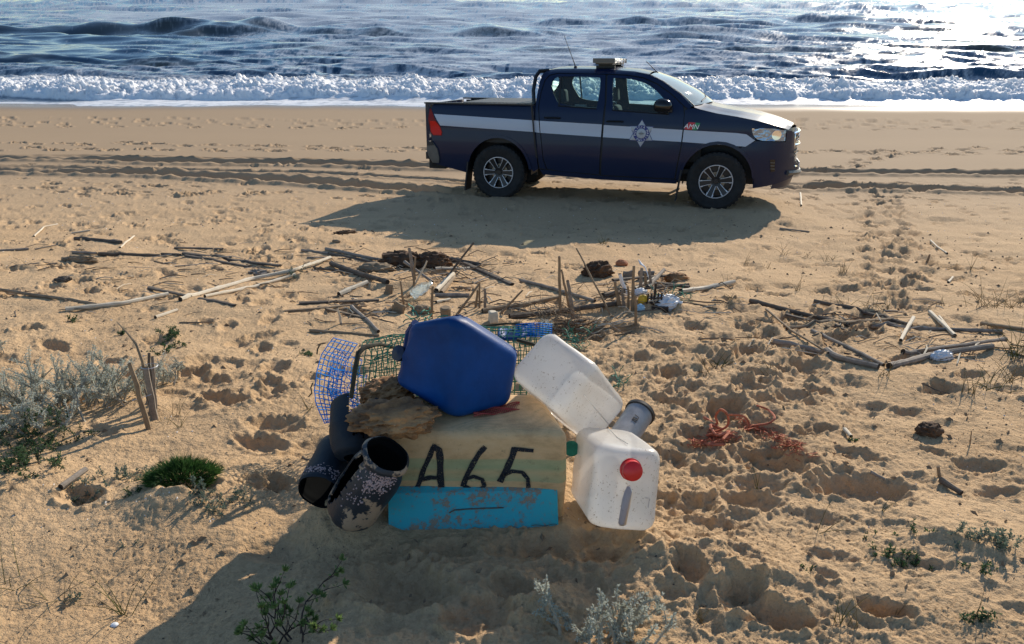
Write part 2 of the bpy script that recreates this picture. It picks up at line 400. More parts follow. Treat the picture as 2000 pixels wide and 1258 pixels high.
# sand material
m, t, p = newmat('sand')
v = coords(t, 'World')
n1 = noise(t, v, 1.3, 5, .6); n2 = noise(t, v, 420, 3, .8); n3 = noise(t, v, 38, 4, .7)
base = ramp(t, n1, [(.3, (.53, .355, .195)), (.7, (.61, .42, .24))])
grain = ramp(t, n2, [(.25, (.62, .60, .58)), (.45, (1, 1, 1)), (.62, (1, 1, 1)), (.8, (1.35, 1.35, 1.35))])
base = mix(t, .8, base, grain, 'MULTIPLY')
base = mix(t, 1.0, base, ramp(t, n3, [(.3, (.86, .85, .84)), (.6, (1.05, 1.05, 1.05))]), 'MULTIPLY')
wet = N(t, 'ShaderNodeAttribute', attribute_name='wet').outputs['Fac']
far = N(t, 'ShaderNodeAttribute', attribute_name='far').outputs['Fac']
base = mix(t, far, base, (.345, .245, .152))
base = mix(t, wet, base, (.26, .19, .13))
t.links.new(base, p.inputs['Base Color'])
t.links.new(mth(t, 'MULTIPLY_ADD', wet, -.72, .97, True), p.inputs['Roughness'])
p.inputs['Specular IOR Level'].default_value = .25
bs = mth(t, 'SUBTRACT', 1.0, far)
b1 = bump(t, p, noise(t, v, 170, 4, .75), .9, .006)
b2 = bump(t, p, noise(t, v, 45, 4, .65), .5, .016)
b3 = bump(t, p, noise(t, v, 11, 4, .6), .35, .03)
for b in (b1, b2): t.links.new(mth(t, 'MULTIPLY', bs, .85), b.inputs['Strength'])
t.links.new(mth(t, 'MULTIPLY', bs, .5), b3.inputs['Strength'])
M['sand'] = m
shl = shoreline(Xg)
wetA = ss(-2.6, -.2, Yg - shl)
farA = ss(5.5, 15, Yg) * .9
tag(gridmesh('sand', Xg, Yg, Zg, m, {'wet': wetA, 'far': farA}), kind='structure')

# ------------------------------------------------------------------ the sea
SEA = .05
_a2 = np.concatenate([np.linspace(math.atan(4.25 / 26.2), math.atan(4.25 / 29.2), 40)[:-1], np.linspace(math.atan(4.25 / 29.2), math.atan(4.25 / 36), 130)[:-1], np.linspace(math.atan(4.25 / 36), math.atan(4.25 / 240), 240), ])
SY = np.concatenate([4.25 / np.tan(_a2), np.geomspace(250, 5500, 36)])
sxu = np.concatenate([-(1 + np.geomspace(.01, 30, 24))[::-1], np.linspace(-1, 1, 901), 1 + np.geomspace(.01, 30, 24)])
Y = np.repeat(SY[:, None], len(sxu), 1); X = sxu[None] * (SY * .70 + 1.5)[:, None]
S = np.zeros_like(X); fo = np.zeros_like(X); brn = np.zeros_like(X)
wr = np.random.RandomState(5)
calm = ss(29, 38, Y)
for k in range(46):
    L = 10 ** wr.uniform(-.15, 1.15); th = wr.normal(-math.pi / 2 - .12, .32); kk = 2 * math.pi / L
    # fade waves the grid cannot carry
    A = .0170 * L ** .74
    fade = np.clip(1.6 - (np.gradient(SY)[:, None] * abs(math.sin(th)) * 4 / L), 0, 1)
    ph = kk * (X * math.cos(th) + Y * math.sin(th)) + wr.uniform(0, 6.28)
    S += A * (np.exp(np.sin(ph) - 1) * 1.7 - .8) * fade * (1.0 if L < 6 else .8)
S *= (.25 + .75 * calm)
amp = fbm(X * .03, Y * .05, 3, 70); S *= (1 + .8 * amp)
def swell(px0, px1, py, h, s, tilt=0.0, foam=0.0):
    d0 = ray(px0, py); D = d0[1] / -d0[2] * 4.25; x0 = (px0 - 1000) / (FPX * .9063) * D; x1 = (px1 - 1000) / (FPX * .9063) * D
    yc = D + tilt * (X - (x0 + x1) / 2) + 1.0 * vn(X * .12, X * 0 + px0, 71) + .3 * vn(X * .5, X * 0 + px0, 72)
    wx = ss(x0 - 3, x0 + 3, X) * (1 - ss(x1 - 3, x1 + 3, X)) * (.75 + .6 * vn(X * .25, X * 0 + py, 73))
    d = Y - yc
    hh = h * np.where(d < 0, np.exp(-(d / s) ** 2), np.exp(-(d / (s * 2.6)) ** 2)) * wx
    if foam: fo[...] = np.maximum(fo, foam * wx * np.exp(-((d - s * .3) / (s * .5)) ** 2))
    brn[...] = np.maximum(brn, wx * np.exp(-((d + s * .6) / s) ** 2) * ss(160, 40, Y) * 0 + wx * np.exp(-((d + s * .6) / s) ** 2) * (1 - ss(45, 110, Y)))
    return hh
S += swell(40, 210, 117, .45, .9, .0); S += swell(190, 480, 124, .38, .9, -.03)
S += swell(230, 640, 62, .65, 1.8, .02); S += swell(420, 1080, 66, .55, 1.6, .02); S += swell(-300, 300, 60, .4, 1.8)
S += swell(1060, 1420, 48, .75, 1.9, .0, .0); S += swell(1400, 1700, 44, .7, 1.8, 0); S += swell(1180, 1420, 74, .4, 1.3); S += swell(1420, 1640, 72, .3, 1.2)
S += swell(1240, 1560, 100, .3, 1.0); S += swell(620, 1160, 96, .22, 1.2); S += swell(-400, 330, 12, .9, 3.5); S += swell(200, 900, 6, 1.0, 4); S += swell(900, 1500, 14, .7, 3.5); S += swell(1500, 2300, 20, .8, 3.5)
S += swell(1500, 2300, 60, .45, 2); S += swell(1550, 2400, 100, .3, 1.4); S += swell(-600, 0, 100, .3, 1.4)
# foam patches and lace
lace = fbm(X * .9 + 1.5 * vn(X * .3, Y * .3, 81), Y * .8 + 1.5 * vn(X * .3 + 9, Y * .3, 82), 4, 80, .6, True)
fine = fbm(X * 4.2, Y * 2.0, 3, 84, .65, True)
patch = fbm(X * .055, Y * .085, 3, 83)
reg = np.zeros_like(X)
def blob(px, py, wpx, d0, d1, a):
    D = lambda q: ray(px, q)[1] / -ray(px, q)[2] * 4.25
    ya, yb = D(d1), D(d0); xm = (px - 1000) / (FPX * .9063)
    xn = (X / Y - xm) / (wpx / (FPX * .9063))
    return a * np.exp(-(xn ** 2) * 1.2) * ss(ya - (ya * .08), ya + ya * .06, Y) * (1 - ss(yb, yb * 1.12, Y))
reg += blob(700, 10, 500, 8, 60, .75) + blob(500, 60, 330, 30, 60, .5) + blob(1250, 60, 420, 0, 45, .4) + blob(1250, 110, 500, 70, 150, .3) + blob(900, 110, 400, 75, 150, .4) + blob(300, 140, 500, 128, 152, .3)
reg += blob(850, 100, 350, 50, 140, .25) + blob(1700, 110, 500, 60, 160, .1) + blob(200, 90, 400, 60, 125, -.35) + blob(1500, 20, 400, 0, 40, .1)
fl = ss(.28, .62, lace * .62 + fine * .22 + patch * .30 + reg * .55 - .16) * ss(34, 38, Y) * .52
fo = np.maximum(fo, fl * (1 - .65 * brn))
# the shore break: a low foaming bore with a churned face
yb0 = shoreline(X) + 1.9 + .45 * vn(X * .22, X * 0 + 2, 90) + .25 * vn(X * .9, X * 0 + 4, 91) + .13 * vn(X * 2.6, X * 0 + 6, 92)
d = Y - yb0
hgt = .35 + .26 * vn(X * .35, X * 0 + 9, 93) + .14 * vn(X * 1.3, X * 0 + 3, 94)
bore = hgt * (.45 * ss(-.12, .3, d) + .55 * ss(.1, 2.0, d)) * (1 - .35 * ss(.8, 2.2, d)) * (1 - ss(2.4, 6.0, d))
bm_ = ss(-.15, .1, d) * (1 - ss(3.0, 7.0, d))
rough_ = fbm(X * 1.7, Y * 1.5, 4, 95, .7); bill = np.abs(fbm(X * 3.0 + 5, Y * 2.6, 4, 96, .68)); bill2 = np.abs(vn(X * 8, Y * 6, 97))
_vm = .55 + .9 * ss(-.4, .5, vn(X * .5, Y * .6, 87)); bore = bore * (1 + .40 * rough_) + bm_ * _vm * (.22 * rough_ - .40 * bill + .12 - .08 * bill2)
fb = ss(-.16, -.02, d) * (1 - ss(2.6, 7.5, d + 2.2 * rough_))
S = S * (1 - bm_ * .8) + bore
fo = np.maximum(fo, fb * np.clip(1.25 - .6 * bill * ss(1.0, 3.5, d), 0, 1))
# thin wash that runs up the sand
shx = shoreline(X)
edge = shx + .12 * vn(X * 1.7, X * 0, 98) - 1.0 * ss(-16.5, -15.6, X) * (1 - ss(2, 7, X)) * (.8 + .3 * vn(X * .3, X * 0, 99)) + .25
sand_z = macro(X, Y)
wash = Y < yb0 + .3
zw = np.maximum(sand_z + .035 * ss(0, .5, Y - edge) - .05 * (1 - ss(-.25, .0, Y - edge)), SEA - .2)
k_ = ss(yb0 - 1.0, yb0 + .25, Y)
Zs = zw * (1 - k_) + (SEA + S) * k_
Zs = np.where(Y > yb0 + .3, SEA + S, Zs)
we = ss(-.02, .10, Y - edge)
wf = we * (.55 + .45 * ss(.1, .5, fbm(X * 1.2, Y * 2.5, 3, 100, .6, True))) * (1 - .75 * (1 - ss(-17.5, -15.5, X)) * ss(.25, .6, Y - edge))
fo = np.where(d < 0, np.maximum(wf, fo), fo)
m, t, p = newmat('sea_water')
v = coords(t, 'World'); fa = N(t, 'ShaderNodeAttribute', attribute_name='foam').outputs['Fac']; ba = N(t, 'ShaderNodeAttribute', attribute_name='silt').outputs['Fac']
vs_ = coords(t, 'World', (1, .55, 1))
fn = noise(t, vs_, 6.5, 6, .75)
fac = mth(t, 'ADD', fa, mth(t, 'MULTIPLY', mth(t, 'SUBTRACT', fn, .5), mth(t, 'MULTIPLY', mth(t, 'SUBTRACT', 1.0, fa), mth(t, 'MULTIPLY', fa, 5.0))), None, True)
wc = mix(t, ba, (.008, .045, .095), (.060, .058, .042))
t.links.new(mix(t, fac, wc, (.78, .79, .80)), p.inputs['Base Color'])
t.links.new(mth(t, 'MULTIPLY_ADD', fac, .55, .07, True), p.inputs['Roughness'])
p.inputs['IOR'].default_value = 1.33
bump(t, p, noise(t, coords(t, 'World', (1, .7, 1)), 2.6, 7, .68), .22, .08)
bump(t, p, noise(t, coords(t, 'World', (1, .8, 1)), 14, 5, .7), .25, .015)
p.inputs['Subsurface Radius'].default_value = (.3, .3, .3); p.inputs['Subsurface Scale'].default_value = .6
t.links.new(mth(t, 'MULTIPLY', N(t, 'ShaderNodeAttribute', attribute_name='surf').outputs['Fac'], .5), p.inputs['Subsurface Weight'])
M['sea_water'] = m
tag(gridmesh('sea', X, Y, Zs, m, {'foam': np.clip(fo, 0, 1), 'silt': np.clip(brn, 0, 1), 'surf': np.clip(bm_, 0, 1) * (fo > .6)}), kind='structure')
# ------------------------------------------------------------------ the pickup truck
def paint(name, col, rough=.28):
    m, t, p = newmat(name); v = coords(t)
    dust = noise(t, v, 3.0, 5, .65)
    p.inputs['Coat Weight'].default_value = .15; p.inputs['Specular IOR Level'].default_value = .2; p.inputs['Coat Roughness'].default_value = .06
    p.inputs['Metallic'].default_value = .0
    sep = N(t, 'ShaderNodeSeparateXYZ'); t.links.new(v, sep.inputs[0])
    low = mth(t, 'MULTIPLY_ADD', sep.outputs[2], -1.6, 1.15, True)
    df = mth(t, 'MULTIPLY', mth(t, 'MULTIPLY_ADD', low, .06, .002), mth(t, 'MULTIPLY_ADD', dust, 1.2, 0.1), None, True)
    t.links.new(mix(t, df, col, (.30, .24, .17)), p.inputs['Base Color'])
    t.links.new(mth(t, 'MULTIPLY_ADD', df, 1.2, rough, True), p.inputs['Roughness'])
    bump(t, p, noise(t, v, 1.2, 2), .03, .02)
    M[name] = m; return m
paint('navy_paint', (.006, .014, .045)); paint('stripe_white', (.44, .49, .58), .35)
simple('black_plastic', (.012, .012, .013), .55, .2, 30); simple('rubber', (.014, .014, .014), .85, .5, 14, .3, 90)
simple('gloss_black', (.008, .008, .009), .15, 0); simple('rim_black', (.01, .01, .012), .35, 0)
simple('alloy', (.52, .53, .56), .38, 0, metal=.45); simple('chrome', (.8, .8, .82), .08, 0, metal=1)
simple('brake_disc', (.35, .28, .2), .5, .2, metal=.6); simple('red_lamp', (.60, .010, .006), .3, 0, spec=.2)
simple('dark_red_lamp', (.20, .006, .005), .3, 0, spec=.2); simple('seat_fabric', (.06, .062, .065), .9, .2); simple('seat_grey', (.28, .27, .26), .85, .1)
simple('white_lens', (.78, .77, .72), .3, 0, coat=1); simple('flag_red', (.5, .02, .03), .4, 0); simple('flag_green', (.01, .22, .08), .4, 0)
simple('badge_silver', (.30, .32, .36), .35, .1, 60, metal=.3); simple('badge_blue', (.008, .02, .16), .4, 0); simple('print_white', (.8, .8, .8), .5, 0)
simple('chassis', (.02, .018, .016), .8, .5, 10); simple('bumper_grey', (.10, .095, .085), .5, .2); simple('tyre_lettering', (.10, .10, .10), .7, 0)
m, t, p = newmat('car_glass')
p.inputs['Base Color'].default_value = (.55, .78, .78, 1); p.inputs['Roughness'].default_value = .02
tr = N(t, 'ShaderNodeBsdfTransparent'); tr.inputs[0].default_value = (.62, .78, .78, 1)
gl = N(t, 'ShaderNodeBsdfGlossy'); gl.inputs['Roughness'].default_value = .03
di = N(t, 'ShaderNodeBsdfDiffuse'); di.inputs[0].default_value = (.5, .6, .6, 1)
fr = N(t, 'ShaderNodeFresnel'); fr.inputs[0].default_value = 1.35
m1 = N(t, 'ShaderNodeMixShader'); m1.inputs[0].default_value = .05; t.links.new(tr.outputs[0], m1.inputs[1]); t.links.new(di.outputs[0], m1.inputs[2])
m2 = N(t, 'ShaderNodeMixShader'); t.links.new(fr.outputs[0], m2.inputs[0]); t.links.new(m1.outputs[0], m2.inputs[1]); t.links.new(gl.outputs[0], m2.inputs[2])
t.links.new(m2.outputs[0], t.nodes['Material Output'].inputs[0]); M['car_glass'] = m
m2_ = m.copy(); m2_.name = 'windscreen_glass'; M['windscreen_glass'] = m2_
for n_ in m2_.node_tree.nodes:
    if n_.type == 'MIX_SHADER' and not n_.inputs[0].is_linked: n_.inputs[0].default_value = .6
    if n_.type == 'BSDF_DIFFUSE': n_.inputs[0].default_value = (.75, .85, .82, 1)
m, t, p = newmat('lamp_glass'); p.inputs['Base Color'].default_value = (.30, .37, .48, 1); p.inputs['Metallic'].default_value = .6
p.inputs['Roughness'].default_value = .12; bump(t, p, noise(t, coords(t), 9, 2), .6, .05); M['lamp_glass'] = m

truck = empty('pickup_truck', TT, 'dark navy police pickup truck with a white side stripe parked broadside on the beach', 'pickup truck')
truck.rotation_euler = TM.to_euler()
TI = TM.inverted(); TI3 = TI.to_3x3(); CAMP = Vector((0, 0, CZ))
def Wd(x, z):
    """half width of the body at station x and height z"""
    w = .915
    if z < .75: w -= .05 * ((.75 - z) / .4) ** 2
    elif z < 1.27: w -= .035 * ((z - .75) / .52) ** 1.5 - .012 * math.exp(-((z - 1.10) / .05) ** 2)
    else: w = .88 - .40 * (z - 1.27)
    if z > 1.70: w -= 1.6 * (z - 1.70) ** 1.35
    if x > 1.75: w *= max(.02, 1 - ((x - 1.75) / .90) ** 3.2 * .85)
    if x < -2.45: w -= .25 * (-2.45 - x) ** 1.6
    return w
def sd(px, py, off=0.0):
    """photo pixel -> (x, z) on the near body side"""
    d = TI3 @ Vector(ray(px, py)); o = TI @ CAMP
    lo = (-1.2 - o.y) / d.y; hi = (0 - o.y) / d.y
    prev = None; N_ = 120
    for k in range(N_ + 1):
        t_ = lo + (hi - lo) * k / N_; q = o + d * t_
        g = -q.y - (Wd(q.x, q.z) + off)
        if prev is not None and g <= 0:
            t0 = pt
            for _ in range(20):
                tm = (t0 + t_) / 2; q = o + d * tm
                if -q.y - (Wd(q.x, q.z) + off) > 0: t0 = tm
                else: t_ = tm
            q = o + d * t_; return (q.x, q.z)
        prev = g; pt = t_
    return (q.x, q.z)
def sdl(L): return [sd(*q) for q in L]
def inpoly(x, z, P):
    c = False; n = len(P)
    for i in range(n):
        a, b = P[i], P[i - 1]
        if (a[1] > z) != (b[1] > z) and x < (b[0] - a[0]) * (z - a[1]) / (b[1] - a[1]) + a[0]: c = not c
    return c
def chaikin(P, it=2, closed=True):
    for _ in range(it):
        Q = []
        for i in range(len(P)):
            a, b = P[i], P[(i + 1) % len(P)]
            Q += [(.75 * a[0] + .25 * b[0], .75 * a[1] + .25 * b[1]), (.25 * a[0] + .75 * b[0], .25 * a[1] + .75 * b[1])]
        P = Q
    return P
def dens(P, st=.07):
    Q = []
    for i in range(len(P)):
        a, b = P[i], P[(i + 1) % len(P)]; n = max(1, int(math.dist(a, b) / st))
        Q += [(a[0] + (b[0] - a[0]) * k / n, a[1] + (b[1] - a[1]) * k / n) for k in range(n)]
    return Q
def panel(name, P, mat, off=0.0, holes=(), thick=.018, parent=None, mirror=True, step=.07, wf=None, label=None, sub=None):
    """a sheet that follows the body side inside outline P (x,z), with its thickness; both sides of the car"""
    P = dens(P, step); H = [dens(h, step) for h in holes]; wf = wf or Wd
    vs = [Vector(q) for q in P]; ed = [(i, (i + 1) % len(P)) for i in range(len(P))]
    for h in H:
        o = len(vs); vs += [Vector(q) for q in h]; ed += [(o + i, o + (i + 1) % len(h)) for i in range(len(h))]
    x0, x1 = min(q[0] for q in P), max(q[0] for q in P); z0, z1 = min(q[1] for q in P), max(q[1] for q in P)
    a = x0 + step / 2
    while a < x1:
        b = z0 + step / 2
        while b < z1:
            if inpoly(a, b, P) and not any(inpoly(a, b, h) for h in H): vs.append(Vector((a, b)))
            b += step
        a += step
    r = delaunay_2d_cdt(vs, ed, [], 0, 1e-5); V2, F2 = r[0], r[2]; T = []
    for f in F2:
        cx = sum(V2[i].x for i in f) / 3; cz = sum(V2[i].y for i in f) / 3
        if inpoly(cx, cz, P) and not any(inpoly(cx, cz, h) for h in H): T.append(f)
    out = []
    for sgn in ((-1, 1) if mirror else (-1,)):
        bm = bmesh.new(); bv = [bm.verts.new((q.x, sgn * (wf(q.x, q.y) + off), q.y)) for q in V2]
        for f in T:
            try: bm.faces.new([bv[i] for i in (f if sgn < 0 else f[::-1])])
            except ValueError: pass
        bmesh.ops.delete(bm, geom=[v_ for v_ in bm.verts if not v_.link_faces], context='VERTS')
        if thick:
            be = [e for e in bm.edges if e.is_boundary]
            g = bmesh.ops.extrude_edge_only(bm, edges=be)
            nv = [q for q in g['geom'] if isinstance(q, bmesh.types.BMVert)]
            for q in nv: q.co.y -= sgn * thick
        me = bpy.data.meshes.new(name); bm.normal_update(); bm.to_mesh(me); bm.free(); me.materials.append(mat)
        me.polygons.foreach_set('use_smooth', [True] * len(me.polygons)); me.set_sharp_from_angle(angle=R_(40))
        ob = bpy.data.objects.new(name, me); C.objects.link(ob); ob.parent = (parent if parent is not None else truck)
        if sub is not None: ob.parent = sub[0 if sgn < 0 else 1]
        if label: ob['label'] = label
        out.append(ob)
    return out
navy = M['navy_paint']
# outlines traced as the side of the car, near side, then mirrored
bed = sdl([(848, 200), (900, 202), (1040, 206), (1041, 240), (1044, 270), (1047, 300), (1052, 330), (1053, 340), (1040, 340)])
RWC, FWC = (-1.545, .40), (1.505, .40)
def arch(c, r, a0, a1, n=14, sq=1.0): return [(c[0] + r * math.cos(R_(a0 + (a1 - a0) * k / n)), c[1] + r * sq * math.sin(R_(a0 + (a1 - a0) * k / n))) for k in range(n + 1)]
bedl = [(-1.06, .46)] + arch(RWC, .475, 8, 172, 14, 1.04) + [(RWC[0] - .47, .36)]
bp = sdl([(848, 200), (1040, 206), (1041.5, 240), (1044, 270), (1047, 300), (1051, 330)]) + [(-1.02, .42)] + bedl[1:] + sdl([(862, 323), (852, 320), (848, 296), (843, 262), (838, 235), (840, 218)])
bs_ = panel('bed_side', bp, navy)
arch_lip = lambda c, a0, a1: [(q[0], q[1]) for q in arch(c, .50, a0, a1, 14, 1.04)] + [(q[0], q[1]) for q in arch(c, .462, a1, a0, 14, 1.04)]
panel('wheel_arch_lip', arch_lip(RWC, 6, 176), navy, .012, thick=.03)
panel('wheel_arch_lip', arch_lip(FWC, 6, 178), navy, .012, thick=.03)
cabp = sdl([(1046, 206), (1049, 185), (1054, 160), (1061, 143), (1072, 136), (1086, 134.5), (1120, 134), (1186, 135), (1240, 139), (1270, 145), (1296, 158), (1330, 182), (1357, 207), (1345, 222)])
rdoor = sdl([(1054, 236), (1053, 206), (1058, 180), (1065, 158), (1074, 148), (1090, 144), (1183, 146), (1181, 200), (1176, 245), (1171, 310), (1170, 341), (1100, 335), (1069, 330), (1062, 312)])
fdoor = sdl([(1187, 146), (1225, 148), (1255, 153), (1283, 165), (1310, 184), (1334, 207), (1336, 225), (1331, 278), (1321, 325), (1317, 349), (1174, 342), (1175, 310), (1180, 245), (1184.5, 200)])
rwin = chaikin(sdl([(1078, 160), (1084, 151), (1100, 149), (1170, 151), (1173, 153), (1172, 175), (1166, 209), (1164, 211), (1092, 205), (1083, 188), (1076, 170)]), 2)
fwin = chaikin(sdl([(1197, 154), (1199, 152), (1230, 154), (1255, 160), (1275, 171), (1290, 185), (1306, 204), (1309, 220), (1300, 221), (1200, 215), (1196.5, 212)]), 2)
rd = panel('door', rdoor, navy, 0, [rwin], label='rear passenger door'); fd = panel('door', fdoor, navy, 0, [fwin], label='front door with star badge')
panel('window_glass', rwin, M['car_glass'], -.012, thick=0, sub=rd); panel('window_glass', fwin, M['car_glass'], -.012, thick=0, sub=fd)
# dark body frame behind the door gaps, cab rear pillar, roof rail
sill = sdl([(1317, 352), (1174, 346), (1069, 336)])
frame = cabp[:13] + sdl([(1340, 215), (1334, 300), (1325, 357), (1174, 349), (1066, 339), (1052, 330), (1047, 290), (1046, 240)])
panel('body_frame', frame, M['black_plastic'], -.022, [rwin, fwin], .03)
pill = sdl([(1046, 206), (1049, 185), (1054, 160), (1061, 143), (1072, 136.5), (1090, 134.5), (1120, 134), (1186, 135), (1240, 139.5), (1270, 146), (1296, 159), (1330, 184), (1352, 207), (1345, 214), (1337, 207), (1312, 183), (1284, 163), (1256, 151), (1225, 146), (1187, 144.5), (1182, 144.5), (1089, 142.5), (1073, 146.5), (1063.5, 157), (1056, 180), (1051.5, 206), (1052.5, 236), (1060.5, 313), (1067, 331), (1054, 328), (1049, 300), (1046, 270)])
panel('cab_pillar', pill, navy, 0)
panel('sill', sdl([(1054, 331), (1069, 332.5), (1170, 343), (1174, 344), (1317, 351), (1322, 354), (1321, 359), (1174, 351), (1060, 341)]), navy, -.004)
fend = sdl([(1338, 216), (1346, 212), (1357, 211.5), (1400, 221.5), (1440, 228), (1480, 236), (1510, 244), (1534, 251.5), (1500, 251), (1468, 251), (1470, 262), (1476, 274)]) + arch(FWC, .475, 62, 172, 12, 1.04) + sdl([(1325, 354), (1319.5, 350), (1323.5, 325), (1333, 278)])
panel('fender', fend, navy)
bump_p = sdl([(1477, 275.5), (1535, 277.5), (1537, 256), (1546, 255), (1553, 262), (1551, 290), (1552, 312), (1560, 322), (1558, 335), (1545, 347), (1520, 358), (1495, 364), (1470, 368)]) + [(FWC[0] + .475, .40)] + arch(FWC, .475, 8, 60, 6, 1.04)
panel('front_bumper', bump_p, navy, .0, thick=.03)
panel('headlight', sdl([(1468.5, 254), (1486, 250.5), (1512, 251.5), (1535, 255), (1533.5, 275.5), (1490, 275), (1478, 272), (1471, 264)]), M['lamp_glass'], .002, thick=.03, step=.04)
panel('lamp_reflector', arch((sd(1517, 264)[0], sd(1517, 264)[1]), .062, 0, 340, 16), M['chrome'], .006, thick=.01, step=.03)
panel('fog_lamp_slot', sdl([(1504, 312), (1514, 312), (1513, 335), (1505, 336)]), M['gloss_black'], .004, thick=.01, step=.04)
for zz in (317, 323, 329): panel('fog_lamp_louvre', sdl([(1504.5, zz), (1513, zz + .3), (1513, zz + 2), (1504.5, zz + 1.7)]), M['bumper_grey'], .008, thick=.006, step=.04)
# white stripe
for P in ([(848, 222.5), (1040, 235), (1041.7, 257.7), (860, 245)], [(1042, 235.2), (1052.3, 236), (1054.3, 259.3), (1043.5, 258)], [(1054.2, 236), (1175.6, 243), (1173.7, 267.6), (1055.8, 259.5)],
          [(1179.4, 244.2), (1333.3, 253.8), (1330.3, 277.2), (1177.7, 268)], [(1335.7, 254), (1440, 260), (1458, 262.5), (1474.5, 274.5), (1456, 286.5), (1332.8, 277.2)]):
    panel('white_stripe', sdl(P), M['stripe_white'], .007, thick=0)
# tail lights
tl = sdl([(839.5, 212), (843, 215), (849, 232), (860, 247), (864, 258), (863, 265), (846, 264.5), (841, 258), (836.5, 232)])
tls = panel('tail_light', tl, M['dark_red_lamp'], .006, thick=.05, step=.05)
panel('lit_lens', sdl([(840, 236), (851, 237), (859, 247), (863, 258), (862, 263.5), (847, 263), (842, 256)]), M['red_lamp'], .010, thick=.004, step=.04, sub=tls)
# AMN flag and star badge (near side and, mirrored in place, the far side)
def text_bm(txt, size, mat4, mat, name, parent, ext=.0012):
    cu = bpy.data.curves.new(name, 'FONT'); cu.body = txt; cu.size = size; cu.align_x = 'CENTER'; cu.align_y = 'CENTER'; cu.extrude = ext
    cu.resolution_u = 2
    ob = bpy.data.objects.new(name, cu); C.objects.link(ob); dg = bpy.context.evaluated_depsgraph_get()
    me = bpy.data.meshes.new_from_object(ob.evaluated_get(dg)); C.objects.unlink(ob); bpy.data.objects.remove(ob)
    me.transform(mat4); me.name = name; me.materials.clear(); me.materials.append(mat)
    o2 = bpy.data.objects.new(name, me); C.objects.link(o2)
    if parent is not None: o2.parent = parent
    return o2
def plane_at(x, z, off, sgn=-1, sx=1.0, rot=0.0, shear=0.0):
    w0 = Wd(x, z); tz = (Wd(x, z + .03) - Wd(x, z - .03)) / .06
    X = Vector((1 if sgn < 0 else -1, 0, 0)); Z = Vector((0, sgn * tz, 1)).normalized(); Nn = X.cross(Z)
    mt = Matrix((X, Z, Nn)).transposed().to_4x4(); mt.translation = Vector((x, sgn * (w0 + off), z))
    sh = Matrix.Identity(4); sh[0][1] = shear
    return mt @ Matrix.Rotation(rot, 4, 'Z') @ sh
f1 = sdl([(1336, 252.6), (1345.5, 238.6), (1358.5, 239.6), (1351.5, 253.8)]); f2 = sdl([(1351.5, 253.8), (1358.5, 239.6), (1368, 240.4), (1360, 254.6)])
panel('flag_decal', f1, M['flag_red'], .009, thick=0, label='red half of the flag decal'); panel('flag_decal', f2, M['flag_green'], .009, thick=0, label='green half of the flag decal')
bx, bz = sd(1252.6, 260.6)
for sg in (-1, 1):
    cx, cz = sd(1351, 247.5)
    text_bm('AMN', .085, plane_at(cx, cz, .0115, sg, shear=.25, rot=R_(-3)), M['print_white'], 'flag_lettering', truck)
    st = MB(); mt = plane_at(bx, bz, .014, sg)
    pts = []
    for k in range(12):
        a = math.pi / 2 + k * math.pi / 6; r = .175 if k % 2 == 0 else .105
        pts.append((r * math.cos(a), r * math.sin(a)))
    st.add([mt @ Vector((0, 0, .006))] + [mt @ Vector((q[0], q[1], 0)) for q in pts] + [mt @ Vector((q[0], q[1], -.005)) for q in pts],
           [(0, 1 + k, 1 + (k + 1) % 12) for k in range(12)] + [(1 + k, 13 + k, 13 + (k + 1) % 12, 1 + (k + 1) % 12) for k in range(12)])
    bk = MB(); bk.add([mt @ Vector((q[0] * 1.07, q[1] * 1.07, -.004)) for q in pts] + [mt @ Vector((0, 0, -.002))], [(12, k, (k + 1) % 12) for k in range(12)])
    star = st.build('star_badge', M['badge_silver'], truck, smooth=False)
    bk.build('star_outline', M['badge_blue'], star, smooth=False)
    rg = MB(); rg.lathe([(.066, .008), (.105, .007), (.107, .004)], mt.translation, mt.to_3x3() @ Vector((0, 0, 1)), 40); rg.build('badge_ring', M['badge_blue'], star)
    ce = MB(); ce.lathe([(.001, .010), (.045, .010), (.064, .008)], mt.translation, mt.to_3x3() @ Vector((0, 0, 1)), 30); ce.build('badge_centre', M['badge_silver'], star)
    cr = MB()
    for k in range(7): cr.tube([mt @ Vector((-.03 + .01 * k, -.025 + abs(k - 3) * .004, .011)), mt @ Vector((-.03 + .01 * k, .03 - abs(k - 3) * .006, .011))], .0016, 4)
    cr.tube([mt @ Vector((-.036, 0, .012)), mt @ Vector((.036, 0, .012))], .002, 4); cr.build('badge_crest', M['bumper_grey'], star)
    S_ = 'POLÍCIA MARÍTIMA '; n_ = len(S_)
    for k, ch in enumerate(S_):
        if ch == ' ': continue
        a = R_(205) - (k + .5) / n_ * 2 * math.pi
        text_bm(ch, .036, mt @ Matrix.Rotation(a - math.pi / 2, 4, 'Z') @ Matrix.Translation((0, .086, .0095)), M['print_white'], 'badge_letter', star, .0006)
# roof, screen, bonnet as shells between the two sides
def shell(name, xz, mat, crown, inset=0.0, nx=None, parent=None, thick=.0, bulge=None, zoff=0, ww=None):
    """xz: edge line (x, z) along the car; strip runs across it"""
    mb = MB(); n = len(xz); mW = 17
    def fn(i, j):
        x, z = xz[i]; s_ = -1 + 2 * j / (mW - 1); W_ = (ww[i] if ww else Wd(x, z)) - inset
        c = crown[i] if isinstance(crown, (list, tuple)) else crown
        zz = z + zoff + c * (1 - s_ * s_); xx = x
        if bulge: dx, dz = bulge(x, s_); xx += dx; zz += dz
        return (xx, s_ * W_, zz)
    vs = [fn(i, j) for i in range(n) for j in range(mW)]
    mb.add(vs, [(i * mW + j, (i + 1) * mW + j, (i + 1) * mW + j + 1, i * mW + j + 1) for i in range(n - 1) for j in range(mW - 1)])
    return mb.build(name, mat, parent if parent is not None else truck, angle=50)
